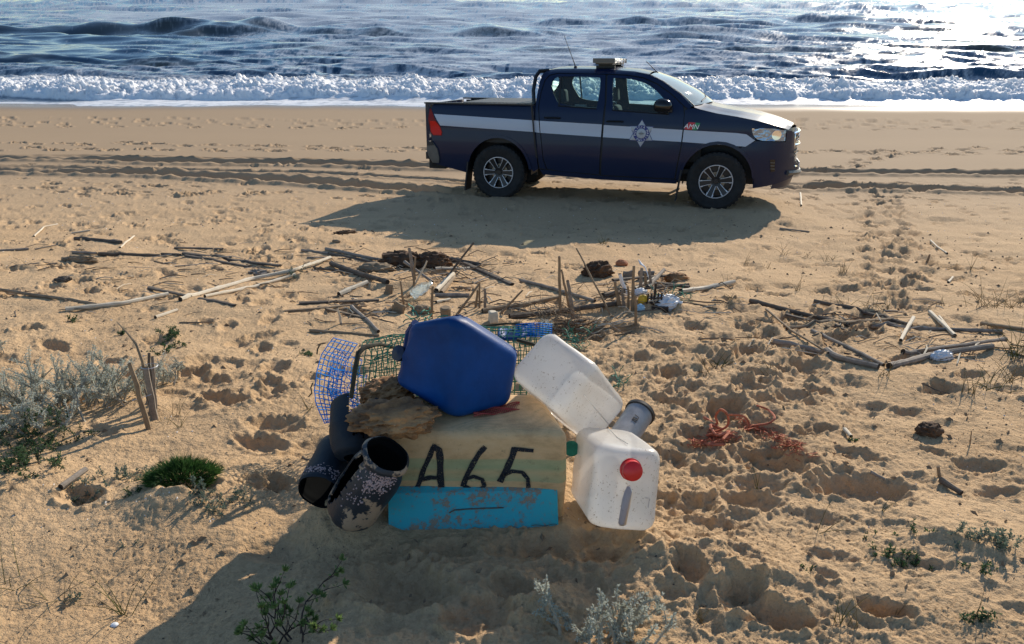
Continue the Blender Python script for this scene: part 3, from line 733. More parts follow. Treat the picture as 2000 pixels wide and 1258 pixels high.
def resamp(P, n):
    d = [0]
    for a, b in zip(P, P[1:]): d.append(d[-1] + math.dist(a, b))
    return [(float(np.interp(d[-1] * k / (n - 1), d, [q[0] for q in P])), float(np.interp(d[-1] * k / (n - 1), d, [q[1] for q in P]))) for k in range(n)]
roofe = resamp(sdl([(1056, 150), (1061, 143), (1072, 136.5), (1090, 134.5), (1120, 134), (1186, 135), (1240, 139.5), (1268, 145.5)]), 24)
shell('roof', roofe, navy, [.0 + .035 * min(1, k / 3) for k in range(24)])
scr = resamp(sdl([(1270, 146), (1296, 159), (1330, 184), (1352, 207)]), 12)
wsb = lambda x, s_: (.16 * (1 - s_ * s_) * ss(.2, 1.25, x), 0)
shell('windscreen', scr, M['windscreen_glass'], .035, .012, bulge=lambda x, s_: (float(.20 * (1 - s_ * s_) * np.clip((x - scr[0][0]) / (scr[-1][0] - scr[0][0]), .0, 1) + .05 * (1 - s_ * s_)), 0))
hood = resamp(sdl([(1352, 208), (1365, 213), (1400, 221.5), (1440, 228), (1480, 236), (1505, 242.5), (1525, 248), (1540, 253.5)]), 26)
def hb(x, s_):
    k = (x - hood[0][0]) / (hood[-1][0] - hood[0][0]); a = abs(s_)
    return (.10 * (1 - s_ * s_) * k + .14 * (1 - k) * (1 - s_ * s_), .018 * math.exp(-((a - .62) / .10) ** 2) - .006 * math.exp(-((a - .8) / .06) ** 2) * (1 - k))
shell('bonnet', hood, navy, [.055 - .01 * k / 25 for k in range(26)], .004, bulge=hb)
cow = MB(); b0 = scr[-1]
for k in range(13):
    s0 = -1 + 2 * k / 12
cow.grid(lambda a, b: (b0[0] - .03 + .10 * a + .20 * (1 - (2 * b - 1) ** 2), (2 * b - 1) * .80, b0[1] - .012 + .03 * (1 - (2 * b - 1) ** 2) - .01 * a), 3, 14)
cow.build('cowl', M['black_plastic'], truck)
wp = MB()
for y0, y1 in ((-.55, .05), (.1, .65)):
    f = lambda y: Vector((b0[0] + .20 * (1 - (y / .8) ** 2), y, b0[1] + .035 + .03 * (1 - (y / .8) ** 2)))
    wp.tube([f(y0), f((y0 + y1) / 2) + Vector((-.03, 0, .03)), f(y1) + Vector((-.09, 0, .065))], .009, 5)
wp.build('wiper', M['black_plastic'], truck)
# nose
nx, nz0 = hood[-1]
fz = MB()
def nose(y, z):
    b = 2.545 - .30 * (abs(y) / .75) ** 2.4
    if z > .98: b -= .30 * (z - .98)
    if z < .62: b += .03 - .28 * max(0, .5 - z)
    return b
fz.grid(lambda a, b: (nose((2 * b - 1) * .74, .30 + .78 * a) - .01, (2 * b - 1) * .74, .30 + .78 * a), 14, 22); fz.build('front_fascia', navy, truck)
gr = MB(); gy = lambda s_, z: s_ * (.47 - .10 * max(0, .78 - z) / .3)
gr.grid(lambda a, b: (nose(gy(2 * b - 1, .58 + .42 * a), .58 + .42 * a) - .004, gy(2 * b - 1, .58 + .42 * a), .58 + .42 * a), 8, 16); gri = gr.build('grille', M['gloss_black'], truck)
ring = [(-.44, .575), (-.48, .80), (-.47, 1.01), (0, 1.03), (.47, 1.01), (.48, .80), (.44, .575), (0, .565), (-.44, .575)]
g2 = MB(); rp = []
for a, b in zip(ring, ring[1:]):
    for k in range(5): y_, z_ = a[0] + (b[0] - a[0]) * k / 5, a[1] + (b[1] - a[1]) * k / 5; rp.append((nose(y_, z_) + .014, y_, z_))
rp.append(rp[0]); g2.tube(rp, .020, 6, cap=False); g2.tube([(nose(y_, .86) + .02, y_, .86 - .0 * y_) for y_ in np.linspace(-.46, .46, 12)], .018, 6); g2.build('grille_surround', M['chrome'], gri)
for z_ in (.63, .68, .73, .78, .92, .97): gg = MB(); gg.tube([(nose(y_, z_) + .006, y_, z_) for y_ in np.linspace(-.43, .43, 12)], .008, 4); gg.build('grille_slat', M['black_plastic'], gri)
em = MB(); em.lathe([(.05, 0), (.055, .012), (.05, .018)], (nose(0, .93), 0, .93), (1, 0, 0), 20); em.build('front_emblem', M['chrome'], gri)
sp = MB(); sp.tube([(nose(y_, .50) + .03, y_, .50 - .02 * math.cos(y_ * 3)) for y_ in np.linspace(-.62, .62, 16)], .035, 6); sp.build('lower_bumper_bar', M['bumper_grey'], truck)
lp = MB(); lp.box((2.585, 0, .56), (.012, .50, .11)); lp.build('number_plate', M['print_white'], truck)
# bed
x0, x1, zr, zf = -2.60, -1.05, sd(950, 203)[1] - .005, .82
bd = MB(); bd.box(((x0 + x1) / 2, 0, zf), (x1 - x0, 1.62, .03))
for sg in (-1, 1): bd.box(((x0 + x1) / 2, sg * .80, (zf + zr) / 2), (x1 - x0, .03, zr - zf - .03))
bd.box((x1, 0, (zf + zr) / 2), (.03, 1.6, zr - zf)); bd.build('load_bed', M['black_plastic'], truck, smooth=False)
for sg in (-1, 1):
    r_ = MB(); r_.box(((x0 + x1) / 2 - .02, sg * .845, zr + .006), (x1 - x0 + .08, .10, .02)); r_.build('bed_rail', M['black_plastic'], truck)
    r_ = MB(); r_.box((x1 + .02, sg * .845, (zf + zr) / 2), (.02, .07, zr - zf)); r_.build('bed_front_corner', navy, truck)
tg = MB(); tg.box((-2.665, 0, (zr + .60) / 2), (.05, 1.56, zr - .62)); tg.build('tailgate', navy, truck)
tm_ = MB(); tm_.box((-1.62, 0, zr + .012), (1.0, 1.5, .02)); tm_.build('bed_cover', M['black_plastic'], truck)
rb = MB(); rb.box((-2.66, 0, .58), (.10, 1.55, .10)); rb.box((-2.64, 0, .46), (.08, 1.2, .12)); rb.build('rear_bumper_bar', M['black_plastic'], truck)
rbp = sdl([(835.5, 276), (846, 277), (855, 290), (859, 308), (858, 318), (846, 317), (838, 303), (835, 290)])
panel('rear_bumper', rbp, M['bumper_grey'], .03, thick=.12, step=.05)
panel('bumper_step', sdl([(835, 275.5), (845, 276), (849, 283), (836, 284)]), M['black_plastic'], .04, thick=.10, step=.05)
th = MB(); th.box((-2.60, -.35, .45), (.26, .5, .16)); th.box((-2.45, 0, .50), (.5, .25, .10)); th.build('tow_bar', M['chassis'], truck)
# roll bar
RB = []
for sg in (-1, 1):
    q0 = sd(1042, 206); q1 = sd(1041, 180); q2 = sd(1047, 150); q3 = sd(1053, 139); zz3 = sd(1053, 139)[1]
    pth = [(q0[0], sg * .80, q0[1] - .1), (q1[0], sg * .77, q1[1] + .02), (q2[0] - .01, sg * .68, q2[1]), (q2[0] + .03, sg * .62, zz3 + .0), (q2[0] + .16, sg * .58, zz3 + .01)]
    r_ = MB(); r_.tube(pth, .028, 8); r_.build('roll_bar', M['gloss_black'], truck)
r_ = MB(); r_.tube([(sd(1047, 150)[0] + .03, y_, zz3) for y_ in (-.62, -.3, .3, .62)], .026, 8); r_.build('roll_bar_crosspiece', M['gloss_black'], truck)
dp = MB()
for sg in (-1,): dp.tube([(sd(1041, 206)[0], sg * .935, sd(1041, 206)[1]), (sd(1044.5, 270)[0], sg * .94, .93), (sd(1049, 312)[0], sg * .925, .62)], .012, 5)
dp.build('cab_bed_gap_trim', M['black_plastic'], truck)
# rear wall of the cab with its window
rw = MB(); a_ = sd(1050, 200); b_ = sd(1066, 140)
def rwf(u, v_): x_ = a_[0] + (b_[0] - a_[0]) * v_; z_ = .95 + (sd(1072, 137)[1] - .97) * v_; return x_ + .02, (u * 2 - 1) * (Wd(x_, max(z_, .8)) - .03), z_
for (u0, u1, v0, v1) in ((0, 1, 0, .52), (0, 1, .90, 1), (0, .14, .52, .90), (.86, 1, .52, .90)): rw.grid(lambda a, b: rwf(u0 + (u1 - u0) * a, v0 + (v1 - v0) * b), 8, 5)
rwo = rw.build('cab_rear_wall', navy, truck); q = MB(); q.grid(lambda a, b: rwf(.14 + .72 * a, .52 + .38 * b), 8, 4); q.build('rear_window', M['car_glass'], rwo)
# interior
fl = MB(); fl.box((.15, 0, .50), (2.3, 1.66, .06)); fl.box((1.10, 0, .90), (.35, 1.6, .55)); fl.box((-.98, 0, .78), (.10, 1.6, .6)); fl.build('cabin_floor', M['chassis'], truck)
ds = MB(); ds.grid(lambda a, b: (.78 + .48 * a, (2 * b - 1) * .78, 1.19 + .05 * math.sin(a * 3.1) - .02 * a), 6, 8); ds.box((.92, 0, 1.08), (.28, 1.5, .2)); ds.build('dashboard', M['seat_fabric'], truck)
sw = MB(); sw.lathe([(.175 + .016 * math.cos(R_(k * 45)), .016 * math.sin(R_(k * 45))) for k in range(9)], (.62, .38, 1.15), (-.9, 0, .45), 24); sw.box((.66, .38, 1.13), (.10, .04, .04)); sw.build('steering_wheel', M['black_plastic'], truck)
def seat(y, x, wdt, heads, zb=1.30):
    b = MB()
    bm = rounded([(x + (.02 if i < 1 else .0) + sx, y + sy, sz) for i, (sx, sy, sz) in enumerate([(-.16, -wdt, .62), (-.16 - .14, -wdt * .85, zb), (-.16, wdt, .62), (-.16 - .14, wdt * .85, zb), (-.02, -wdt, .62), (-.19, -wdt * .85, zb), (-.02, wdt, .62), (-.19, wdt * .85, zb)])], .05, 3)
    so_ = bm_obj(bm, 'seat', M['seat_fabric'], truck)
    bm = rounded([(x - .15 + a * .55, y + b_ * wdt, .56 + c_ * .16) for a in (0, 1) for b_ in (-1, 1) for c_ in (0, 1)], .05, 3); bm_obj(bm, 'seat_cushion', M['seat_fabric'], so_)
    for hy in heads:
        bm = rounded([(x - .31 + a * .11 - c_ * .02, y + hy + b_ * (.14 - .03 * c_), zb + .05 + c_ * .20) for a in (0, 1) for b_ in (-1, 1) for c_ in (0, 1)], .04, 3); hr = bm_obj(bm, 'headrest', M['seat_fabric'], so_)
        for o_ in (-.05, .05): pb = MB(); pb.tube([(x - .25, y + hy + o_, zb - .03), (x - .26, y + hy + o_, zb + .09)], .008, 5); pb.build('headrest_post', M['chrome'], so_)
seat(-.38, .18, .25, (0,)); seat(.38, .18, .25, (0,)); seat(0, -.62, .72, (-.42, .42), 1.26)
pc = MB(); pc.box((-.42, -.60, 1.20), (.16, .10, .28)); pc.build('grey_bag_on_seat', M['seat_grey'], truck)
# wheels
def wheel(c, sgn):
    e = empty('wheel', c); e.parent = truck; ax = Vector((0, sgn, 0))
    tb = MB(); R0 = .388; n = 120; hw = .132
    prof = [(.225, -.10), (.30, -hw + .004), (.345, -hw), (.372, -hw + .016), (R0, -.105), (R0, -.05), (R0, 0), (R0, .05), (R0, .105), (.372, hw - .016), (.345, hw), (.30, hw - .004), (.225, .10)]
    vs = []
    for i, (r, h) in enumerate(prof):
        for j in range(n):
            a = 6.28318 * j / n; rr = r
            if 3 <= i <= 9 and (j + i) % 3 == 0: rr -= .014
            vs.append((rr * math.cos(a), h * sgn, rr * math.sin(a)))
    tb.add(vs, [(i * n + j, i * n + (j + 1) % n, (i + 1) * n + (j + 1) % n, (i + 1) * n + j) for i in range(len(prof) - 1) for j in range(n)])
    tb.build('tyre', M['rubber'], e, angle=30)
    rm = MB(); rm.lathe([(.228, -.11), (.222, .10), (.212, .108)], (0, 0, 0), ax, 48); rm.lathe([(.0, .0), (.215, .0)], (0, 0, 0), ax, 32); rim = rm.build('rim', M['rim_black'], e)
    bd_ = MB(); bd_.lathe([(.06, .030), (.12, .030), (.12, .015)], (0, 0, 0), ax, 32); bd_.build('brake_disc', M['brake_disc'], rim)
    lp_ = MB(); lp_.lathe([(.211, .104), (.214, .112), (.222, .112), (.226, .100)], (0, 0, 0), ax, 60); lp_.build('rim_lip', M['alloy'], rim)
    hb_ = MB(); hb_.lathe([(.0, .078), (.035, .078), (.045, .06), (.052, .03)], (0, 0, 0), ax, 20); hb_.build('hub_cap', M['rim_black'], rim)
    for k in range(6):
        a = R_(k * 60 + (10 if c[0] > 0 else 0)); u = Vector((math.cos(a), 0, math.sin(a))); s_ = Vector((-math.sin(a), 0, math.cos(a)))
        sp_ = MB(); P_ = lambda r, w_, h: u * r + s_ * w_ + ax * h
        sp_.add([P_(.03, -.03, .066), P_(.03, .03, .066), P_(.212, .040, .096), P_(.212, -.040, .096), P_(.03, -.03, .03), P_(.03, .03, .03), P_(.212, .040, .05), P_(.212, -.040, .05)],
                [(0, 1, 2, 3), (0, 3, 7, 4), (1, 5, 6, 2), (0, 4, 5, 1), (3, 2, 6, 7)]); so_ = sp_.build('spoke', M['rim_black'], rim, smooth=False)
    ed_ = MB()
    for k in range(6):
        a = R_(k * 60 + (10 if c[0] > 0 else 0)); u = Vector((math.cos(a), 0, math.sin(a))); s_ = Vector((-math.sin(a), 0, math.cos(a)))
        P_ = lambda r, w_, h: u * r + s_ * w_ + ax * h
        for g in (-1, 1):
            ed_.add([P_(.058, g * .029, .073), P_(.062, g * .0225, .074), P_(.214, g * .034, .100), P_(.214, g * .042, .100), P_(.058, g * .029, .060), P_(.214, g * .042, .085)],
                    [(0, 1, 2, 3) if g < 0 else (3, 2, 1, 0), (0, 3, 5, 4)])
            ed_.add([P_(.172, g * .039, .0935), P_(.172, g * .046, .0935), P_(.214, g * .048, .101), P_(.214, g * .042, .101)], [(0, 1, 2, 3)])
    ed_.build('spoke_edging', M['alloy'], rim, smooth=False)
    for k, ch in enumerate('HYUNDAI'):          # faint raised lettering on the sidewall
        if sgn < 0:
            a = R_(130 - k * 9 if c[0] > 0 else 290 + k * 5 - 15)
    return e
for cx_ in (RWC[0], FWC[0]):
    for sg in (-1, 1): wheel((cx_, sg * .79, .388), sg)
# underside, wheel wells, flaps
un = MB(); un.box((-.1, -.42, .50), (4.6, .08, .12)); un.box((-.1, .42, .50), (4.6, .08, .12)); un.box((RWC[0], 0, .40), (.10, 1.4, .10)); un.box((FWC[0], 0, .40), (.12, 1.4, .10))
un.box((.35, 0, .44), (.7, .5, .16)); un.box((-.6, .35, .47), (.9, .35, .2)); un.tube([(-2.5, .45, .45), (-.3, .45, .42), (1.0, .3, .42)], .035, 8); un.build('chassis', M['chassis'], truck, smooth=False)
for c in (RWC, FWC):
    for sg in (-1, 1):
        wl = MB(); wl.grid(lambda a, b: (c[0] + .49 * math.cos(R_(-5 + 190 * a)), sg * (.50 + .385 * b), c[1] + .02 + .49 * 1.04 * math.sin(R_(-5 + 190 * a))), 16, 2)
        wl.box((c[0], sg * .50, .62), (.98, .02, .6)); wl.build('wheel_well', M['black_plastic'], truck)
        mf = MB(); xf = c[0] - (.46 if c is RWC else .47); mf.box((xf - .02, sg * .80, .32), (.02, .26, .42), (0, R_(7), 0)); mf.build('mud_flap', M['black_plastic'], truck)
# mirror, handles, fuel of small parts
for sg in (-1, 1):
    mx, mz = sd(1304, 207)
    bm = bmesh.new(); bmesh.ops.create_uvsphere(bm, u_segments=18, v_segments=12, radius=1)
    for v_ in bm.verts:
        x_, y_, z_ = v_.co; k_ = .5 + .5 * x_
        v_.co = Vector((mx - .05 + x_ * .125, sg * (Wd(mx, mz) + .13) + y_ * .10, mz + z_ * (.105 - .02 * k_) + .005))
    mo = bm_obj(bm, 'door_mirror', M['gloss_black'], truck); am = MB(); am.box((mx + .02, sg * (Wd(mx, mz) + .01), mz - .05), (.10, .14, .05)); am.build('mirror_arm', M['black_plastic'], mo)
    for hx, dr in ((1079, rd), (1201, fd)):
        a = sd(hx, 230 if hx < 1100 else 237); hd = MB()
        hd.tube([(a[0] - .11, sg * (Wd(*a) + .012), a[1]), (a[0] - .08, sg * (Wd(*a) + .035), a[1] + .004), (a[0] + .08, sg * (Wd(*a) + .035), a[1] + .004), (a[0] + .11, sg * (Wd(*a) + .012), a[1])], .014, 6)
        hd.build('door_handle', M['gloss_black'], dr[0 if sg < 0 else 1])
    wsx = sd(1095, 150); wsz = sd(1092, 205)
    dv = MB(); dv.tube([(wsx[0], sg * (Wd(*wsx) + .002), wsx[1]), (wsz[0], sg * (Wd(*wsz) + .002), wsz[1])], .012, 4); dv.build('window_divider', M['black_plastic'], rd[0 if sg < 0 else 1])
    wt = MB(); P = [sd(*q) for q in ((1090, 206.5), (1165, 212.5))]; wt.tube([(q[0], sg * (Wd(*q) + .004), q[1]) for q in P], .010, 4)
    wt.build('window_trim', M['black_plastic'], rd[0 if sg < 0 else 1])
    wt = MB(); P = [sd(*q) for q in ((1196, 215), (1306, 223))]; wt.tube([(q[0], sg * (Wd(*q) + .004), q[1]) for q in P], .010, 4); wt.build('window_trim', M['black_plastic'], fd[0 if sg < 0 else 1])
# light bar and aerials
zR = float(np.interp(0.0, [q[0] for q in roofe], [q[1] for q in roofe])) + .035
lb = bm_obj(rounded([(-.12 + a * .30 - .15, b_ * .60, zR + .045 + c_ * .07) for a in (0, 1) for b_ in (-1, 1) for c_ in (0, 1)], .025, 3), 'light_bar', M['white_lens'], truck)
q = MB(); q.box((-.12, 0, zR + .043), (.24, 1.12, .03))
for y_ in (-.42, .42): q.box((-.12, y_, zR + .02), (.20, .05, .04)); q.box((-.12, y_, zR + .002), (.26, .07, .03))
q.build('light_bar_mount', M['black_plastic'], lb)
for y_ in (-.601, -.30, .0, .30, .601): q = MB(); q.box((-.12, y_, zR + .080), (.304, .012, .06)); q.build('lens_divider', M['bumper_grey'], lb)
def aerial(p0, p1, h, r, nm):
    a = sd(*p0); A = Vector((a[0], -h, a[1] + .02)); q = MB(); d_ = TI3 @ Vector(ray(*p1)); o_ = TI @ CAMP; tt = (-h - o_.y) / d_.y; B = o_ + d_ * tt
    q.tube([A, A.lerp(B, .35), B], [r * 1.6, r, r * .7], 6); q.lathe([(.0, .03), (.02, .025), (.03, 0)], A - Vector((0, 0, .02)), (0, 0, 1), 12); q.build(nm, M['black_plastic'], truck)
aerial((1121, 133), (1102, 70), .45, .005, 'whip_aerial'); aerial((1283, 150), (1262, 120), .25, .006, 'roof_aerial')
# ------------------------------------------------------------------ materials of the finds
def plastic_translucent(name, col, rough=.38, trans=.5, grime=.5, clear=.0):
    m, t, p = newmat(name); v = coords(t)
    g = noise(t, v, 14, 6, .8); g2 = noise(t, v, 3.2, 3, .6)
    geo = N(t, 'ShaderNodeNewGeometry'); se = N(t, 'ShaderNodeSeparateXYZ'); t.links.new(geo.outputs['Normal'], se.inputs[0])
    sp = ramp(t, noise(t, v, 95, 3, .9), [(.60, (0, 0, 0)), (.66, (1, 1, 1))])
    fc = mth(t, 'MULTIPLY', mth(t, 'MULTIPLY', sp, ramp(t, mth(t, 'ADD', mth(t, 'MULTIPLY', g, .6), mth(t, 'MULTIPLY', g2, .6)), [(.53, (0, 0, 0)), (.62, (1, 1, 1))])), grime)
    c = mix(t, fc, col, (.20, .13, .07))
    film = mix(t, mth(t, 'MULTIPLY', ramp(t, g2, [(.45, (0, 0, 0)), (.7, (1, 1, 1))]), .4 * grime), c, tuple(q * .72 for q in (.8, .7, .55)))
    d = N(t, 'ShaderNodeBsdfDiffuse'); tr = N(t, 'ShaderNodeBsdfTranslucent'); gl = N(t, 'ShaderNodeBsdfGlossy'); gl.inputs['Roughness'].default_value = rough
    t.links.new(film, d.inputs[0]); t.links.new(film, tr.inputs[0])
    a = N(t, 'ShaderNodeMixShader'); a.inputs[0].default_value = trans; t.links.new(d.outputs[0], a.inputs[1]); t.links.new(tr.outputs[0], a.inputs[2])
    fr = N(t, 'ShaderNodeFresnel'); fr.inputs[0].default_value = 1.45
    b = N(t, 'ShaderNodeMixShader'); t.links.new(fr.outputs[0], b.inputs[0]); t.links.new(a.outputs[0], b.inputs[1]); t.links.new(gl.outputs[0], b.inputs[2])
    tq = N(t, 'ShaderNodeBsdfTransparent'); tq.inputs[0].default_value = (*[.5 + .5 * q for q in col], 1); cq = N(t, 'ShaderNodeMixShader'); cq.inputs[0].default_value = clear
    t.links.new(b.outputs[0], cq.inputs[1]); t.links.new(tq.outputs[0], cq.inputs[2])
    t.links.new(cq.outputs[0], t.nodes['Material Output'].inputs[0]); M[name] = m; return m
plastic_translucent('milky_plastic', (.93, .92, .90), .3, .5, .9, .22)
plastic_translucent('milky_plastic_dark', (.55, .50, .52), .3, .5, .3)
plastic_translucent('clear_plastic', (.75, .85, .88), .1, .75, .1, .6)
simple('blue_plastic', (.0003, .044, .185), .5, .35, 3, .25, 14, spec=.22, dist=.01)
simple('red_cap', (.62, .012, .012), .35, .1, 20); simple('grey_plastic', (.26, .26, .27), .45, .2, 20)
simple('foam_dirty', (.6, .6, .58), .7, .3, 20, .4, 40)
simple('stone_sand', (.46, .33, .20), .95, .15, 30); simple('cane_pale', (.50, .42, .30), .75, 0, 10, .3, 60, col2=(.68, .60, .47)); simple('cane_grey', (.15, .125, .10), .85, 0, 14, .5, 60, col2=(.32, .27, .22))
simple('wood_dark', (.055, .043, .034), .9, 0, 12, .6, 50, col2=(.15, .12, .09)); simple('cane_brown', (.17, .115, .065), .85, 0, 12, .5, 50, col2=(.33, .24, .15))
simple('cane_end', (.03, .022, .015), .95, .3, 30)
simple('bark', (.08, .036, .016), .9, 0, 7, .9, 30, col2=(.52, .27, .11), dist=.012); simple('rust_clump', (.035, .022, .016), .95, 0, 9, .9, 30, col2=(.16, .085, .04), dist=.01)
simple('stone', (.25, .18, .11), .9, .3, 9, .6, 40); simple('terracotta', (.42, .16, .07), .8, .2, 12, .4, 40)
simple('white_bag', (.72, .74, .76), .45, .1, 9, .5, 20, dist=.01); simple('yellow_label', (.65, .42, .03), .5, .3, 20); simple('black_crate', (.015, .015, .016), .5, .3, 20)
simple('blue_net', (.01, .19, .58), .8, .25, 30, spec=.1); simple('green_net', (.004, .16, .09), .55, .35, 20); simple('green_rope', (.015, .20, .13), .7, .3, 20)
simple('algae_bar', (.035, .035, .022), .9, .5, 14, .5, 50); simple('orange_rope', (.42, .13, .07), .9, .35, 40, .5, 160); simple('red_net', (.34, .05, .04), .85, .3, 60)
simple('pale_blue', (.35, .55, .68), .4, .2, 12)
# bale cloth with a green band, weave and grime
m, t, p = newmat('bale_cloth'); v = coords(t); se = N(t, 'ShaderNodeSeparateXYZ'); t.links.new(v, se.inputs[0])
weave = N(t, 'ShaderNodeTexWave', wave_type='BANDS', bands_direction='X'); weave.inputs['Scale'].default_value = 140; weave.inputs['Distortion'].default_value = 1; t.links.new(v, weave.inputs[0])
weave2 = N(t, 'ShaderNodeTexWave', wave_type='BANDS', bands_direction='Z'); weave2.inputs['Scale'].default_value = 160; weave2.inputs['Distortion'].default_value = 2; t.links.new(v, weave2.inputs[0])
bz_ = mth(t, 'ADD', se.outputs[2], mth(t, 'MULTIPLY', noise(t, v, 3, 2), .012))
band = ramp(t, mth(t, 'MULTIPLY_ADD', bz_, 2.5, 0.0), [(.46, (0, 0, 0)), (.475, (.75, .75, .75)), (.56, (.35, .35, .35)), (.61, (.9, .9, .9)), (.685, (.7, .7, .7)), (.70, (0, 0, 0))])
gr_ = noise(t, coords(t, 'Object', (1, 1, 2.2)), 5, 6, .7)
base = ramp(t, gr_, [(.30, (.46, .28, .13)), (.5, (.74, .48, .24)), (.72, (.82, .58, .32))])
base = mix(t, mth(t, 'MULTIPLY', band, .62), base, (.20, .44, .24))
base = mix(t, .5, base, ramp(t, mth(t, 'MULTIPLY', weave.outputs[1], weave2.outputs[1]), [(0, (.62, .62, .62)), (.5, (1.05, 1.05, 1.05))]), 'MULTIPLY')
base = mix(t, mth(t, 'MULTIPLY', ramp(t, noise(t, v, 22, 5, .8), [(.58, (0, 0, 0)), (.72, (1, 1, 1))]), .5), base, (.10, .06, .035))
t.links.new(base, p.inputs['Base Color']); p.inputs['Roughness'].default_value = .72
bump(t, p, mth(t, 'MULTIPLY', weave.outputs[1], weave2.outputs[1]), .35, .002); bump(t, p, noise(t, v, 16, 5, .7), .5, .01); M['bale_cloth'] = m
m, t, p = newmat('marker_black'); p.inputs['Base Color'].default_value = (.012, .014, .02, 1); p.inputs['Roughness'].default_value = .8
# worn ink: gaps in the stroke
nz = noise(t, coords(t), 150, 3, .9); tb = N(t, 'ShaderNodeBsdfTransparent'); mx_ = N(t, 'ShaderNodeMixShader')
t.links.new(ramp(t, nz, [(.46, (1, 1, 1)), (.50, (0, 0, 0))]), mx_.inputs[0]); t.links.new(tb.outputs[0], mx_.inputs[1]); t.links.new(p.outputs[0], mx_.inputs[2])
t.links.new(ramp(t, nz, [(.36, (0, 0, 0)), (.42, (1, 1, 1))]), mx_.inputs[0]); t.links.new(mx_.outputs[0], t.nodes['Material Output'].inputs[0]); M['marker_black'] = m
m, t, p = newmat('turquoise_board'); v = coords(t)
g = mth(t, 'ADD', mth(t, 'MULTIPLY', noise(t, v, 11, 6, .8), .62), mth(t, 'MULTIPLY', noise(t, v, 55, 4, .85), .40))
se = N(t, 'ShaderNodeSeparateXYZ'); t.links.new(v, se.inputs[0])
g = mth(t, 'ADD', g, mth(t, 'MULTIPLY', mth(t, 'ABSOLUTE', mth(t, 'SUBTRACT', se.outputs[2], .075)), 1.1))
t.links.new(ramp(t, g, [(.52, (.03, .40, .48)), (.58, (.08, .32, .37)), (.61, (.24, .19, .14)), (.7, (.32, .25, .18))]), p.inputs['Base Color'])
p.inputs['Roughness'].default_value = .75; bump(t, p, g, .5, .004); M['turquoise_board'] = m
m, t, p = newmat('pot_black'); v = coords(t)
sand_f = ramp(t, mth(t, 'ADD', mth(t, 'MULTIPLY', noise(t, v, 9, 4, .7), .8), mth(t, 'MULTIPLY', noise(t, v, 60, 4, .8), .2)), [(.56, (0, 0, 0)), (.60, (1, 1, 1))])
t.links.new(mix(t, mth(t, 'MULTIPLY', sand_f, .0), (.013, .020, .030), (.3, .22, .14)), p.inputs['Base Color'])
p.inputs['Roughness'].default_value = .6; p.inputs['Specular IOR Level'].default_value = .25; bump(t, p, noise(t, v, 40, 5, .75), .35, .006); M['pot_black'] = m
m, t, p = newmat('pot_black_sandy'); v = coords(t)
sand_f = ramp(t, mth(t, 'ADD', mth(t, 'MULTIPLY', noise(t, v, 8, 4, .7), .8), mth(t, 'MULTIPLY', noise(t, v, 70, 4, .8), .2)), [(.53, (0, 0, 0)), (.555, (1, 1, 1))])
t.links.new(mix(t, sand_f, (.013, .020, .030), (.34, .245, .165)), p.inputs['Base Color'])
t.links.new(mth(t, 'MULTIPLY_ADD', sand_f, .4, .5), p.inputs['Roughness']); bump(t, p, noise(t, v, 60, 5, .75), .4, .006); M['pot_black_sandy'] = m
simple('pot_inside_shade', (.005, .006, .007), .95, .2, spec=.05); simple('barnacle', (.40, .30, .30), .8, .25, 60)  # inner faces are the same plastic; interior shade is put into a darker colour

def fix(ob, o):           # move the origin of a mesh made in world space to o
    o = Vector(o); ob.data.transform(Matrix.Translation(-o)); ob.location = o; return ob
# ------------------------------------------------------------------ the heap
RCT = lambda a, b, c: (Matrix.Rotation(R_(a), 4, 'Z') @ Matrix.Rotation(R_(b), 4, 'Y') @ Matrix.Rotation(R_(c), 4, 'X'))
# bale
bc = [(-.425, 2.04, 2.57), (-.392, 2.055, 2.935), (-.50, 2.33, 2.57), (-.46, 2.33, 2.925), (.185, 2.03, 2.57), (.185, 2.05, 2.945), (.115, 2.34, 2.57), (.10, 2.33, 2.93)]
bm = rounded(bc, .028, 4, 5, .010, 5, 5)
bale = bm_obj(bm, 'cloth_bale', M['bale_cloth'], origin=(-.12, 2.15, 2.57))
tag(bale, 'beige woven bale marked A65 in black with a green band, under the blue jerrycan', 'bale')
def stroke(pts, wd_, y=2.045):
    """brush stroke on the front face of the bale, pts in photo pixels"""
    mb = MB(); P = []
    for a, b in zip(pts, pts[1:]):
        for k in range(6): P.append((a[0] + (b[0] - a[0]) * k / 6, a[1] + (b[1] - a[1]) * k / 6))
    P.append(pts[-1]); dps = bpy.context.evaluated_depsgraph_get(); Q = []
    for q in P:
        d_ = Vector(ray(*q)); o_ = Vector((0, 0, CZ)) - Vector(bale.location)
        hit, loc, nr, _ = bale.ray_cast(o_, d_)
        if hit: Q.append((loc + Vector(bale.location) + Vector((0, -.0035, .001)), nr))
    vs = []
    for i, (c, nr) in enumerate(Q):
        dr = (Q[min(i + 1, len(Q) - 1)][0] - Q[max(i - 1, 0)][0]).normalized(); s_ = dr.cross(nr).normalized()
        w2 = wd_ * .60 * (1 + .08 * math.sin(i * .7 + pts[0][0])); vs += [c - s_ * w2, c, c + s_ * w2]
    mb.add(vs, [(3 * i + k, 3 * i + k + 1, 3 * i + k + 4, 3 * i + k + 3) for i in range(len(Q) - 1) for k in (0, 1)])
    o = mb.build('painted_stroke', M['marker_black'], smooth=True); fix(o, bale.location); o.parent = bale; o.location = (0, 0, 0); return o
bpy.context.view_layer.update()
stroke([(846, 873), (840, 890), (828, 915), (820, 940), (814, 955)], .014); stroke([(843, 871), (858, 878), (860, 900), (860, 930), (863, 958)], .019); stroke([(822, 937), (842, 932), (860, 934)], .014)
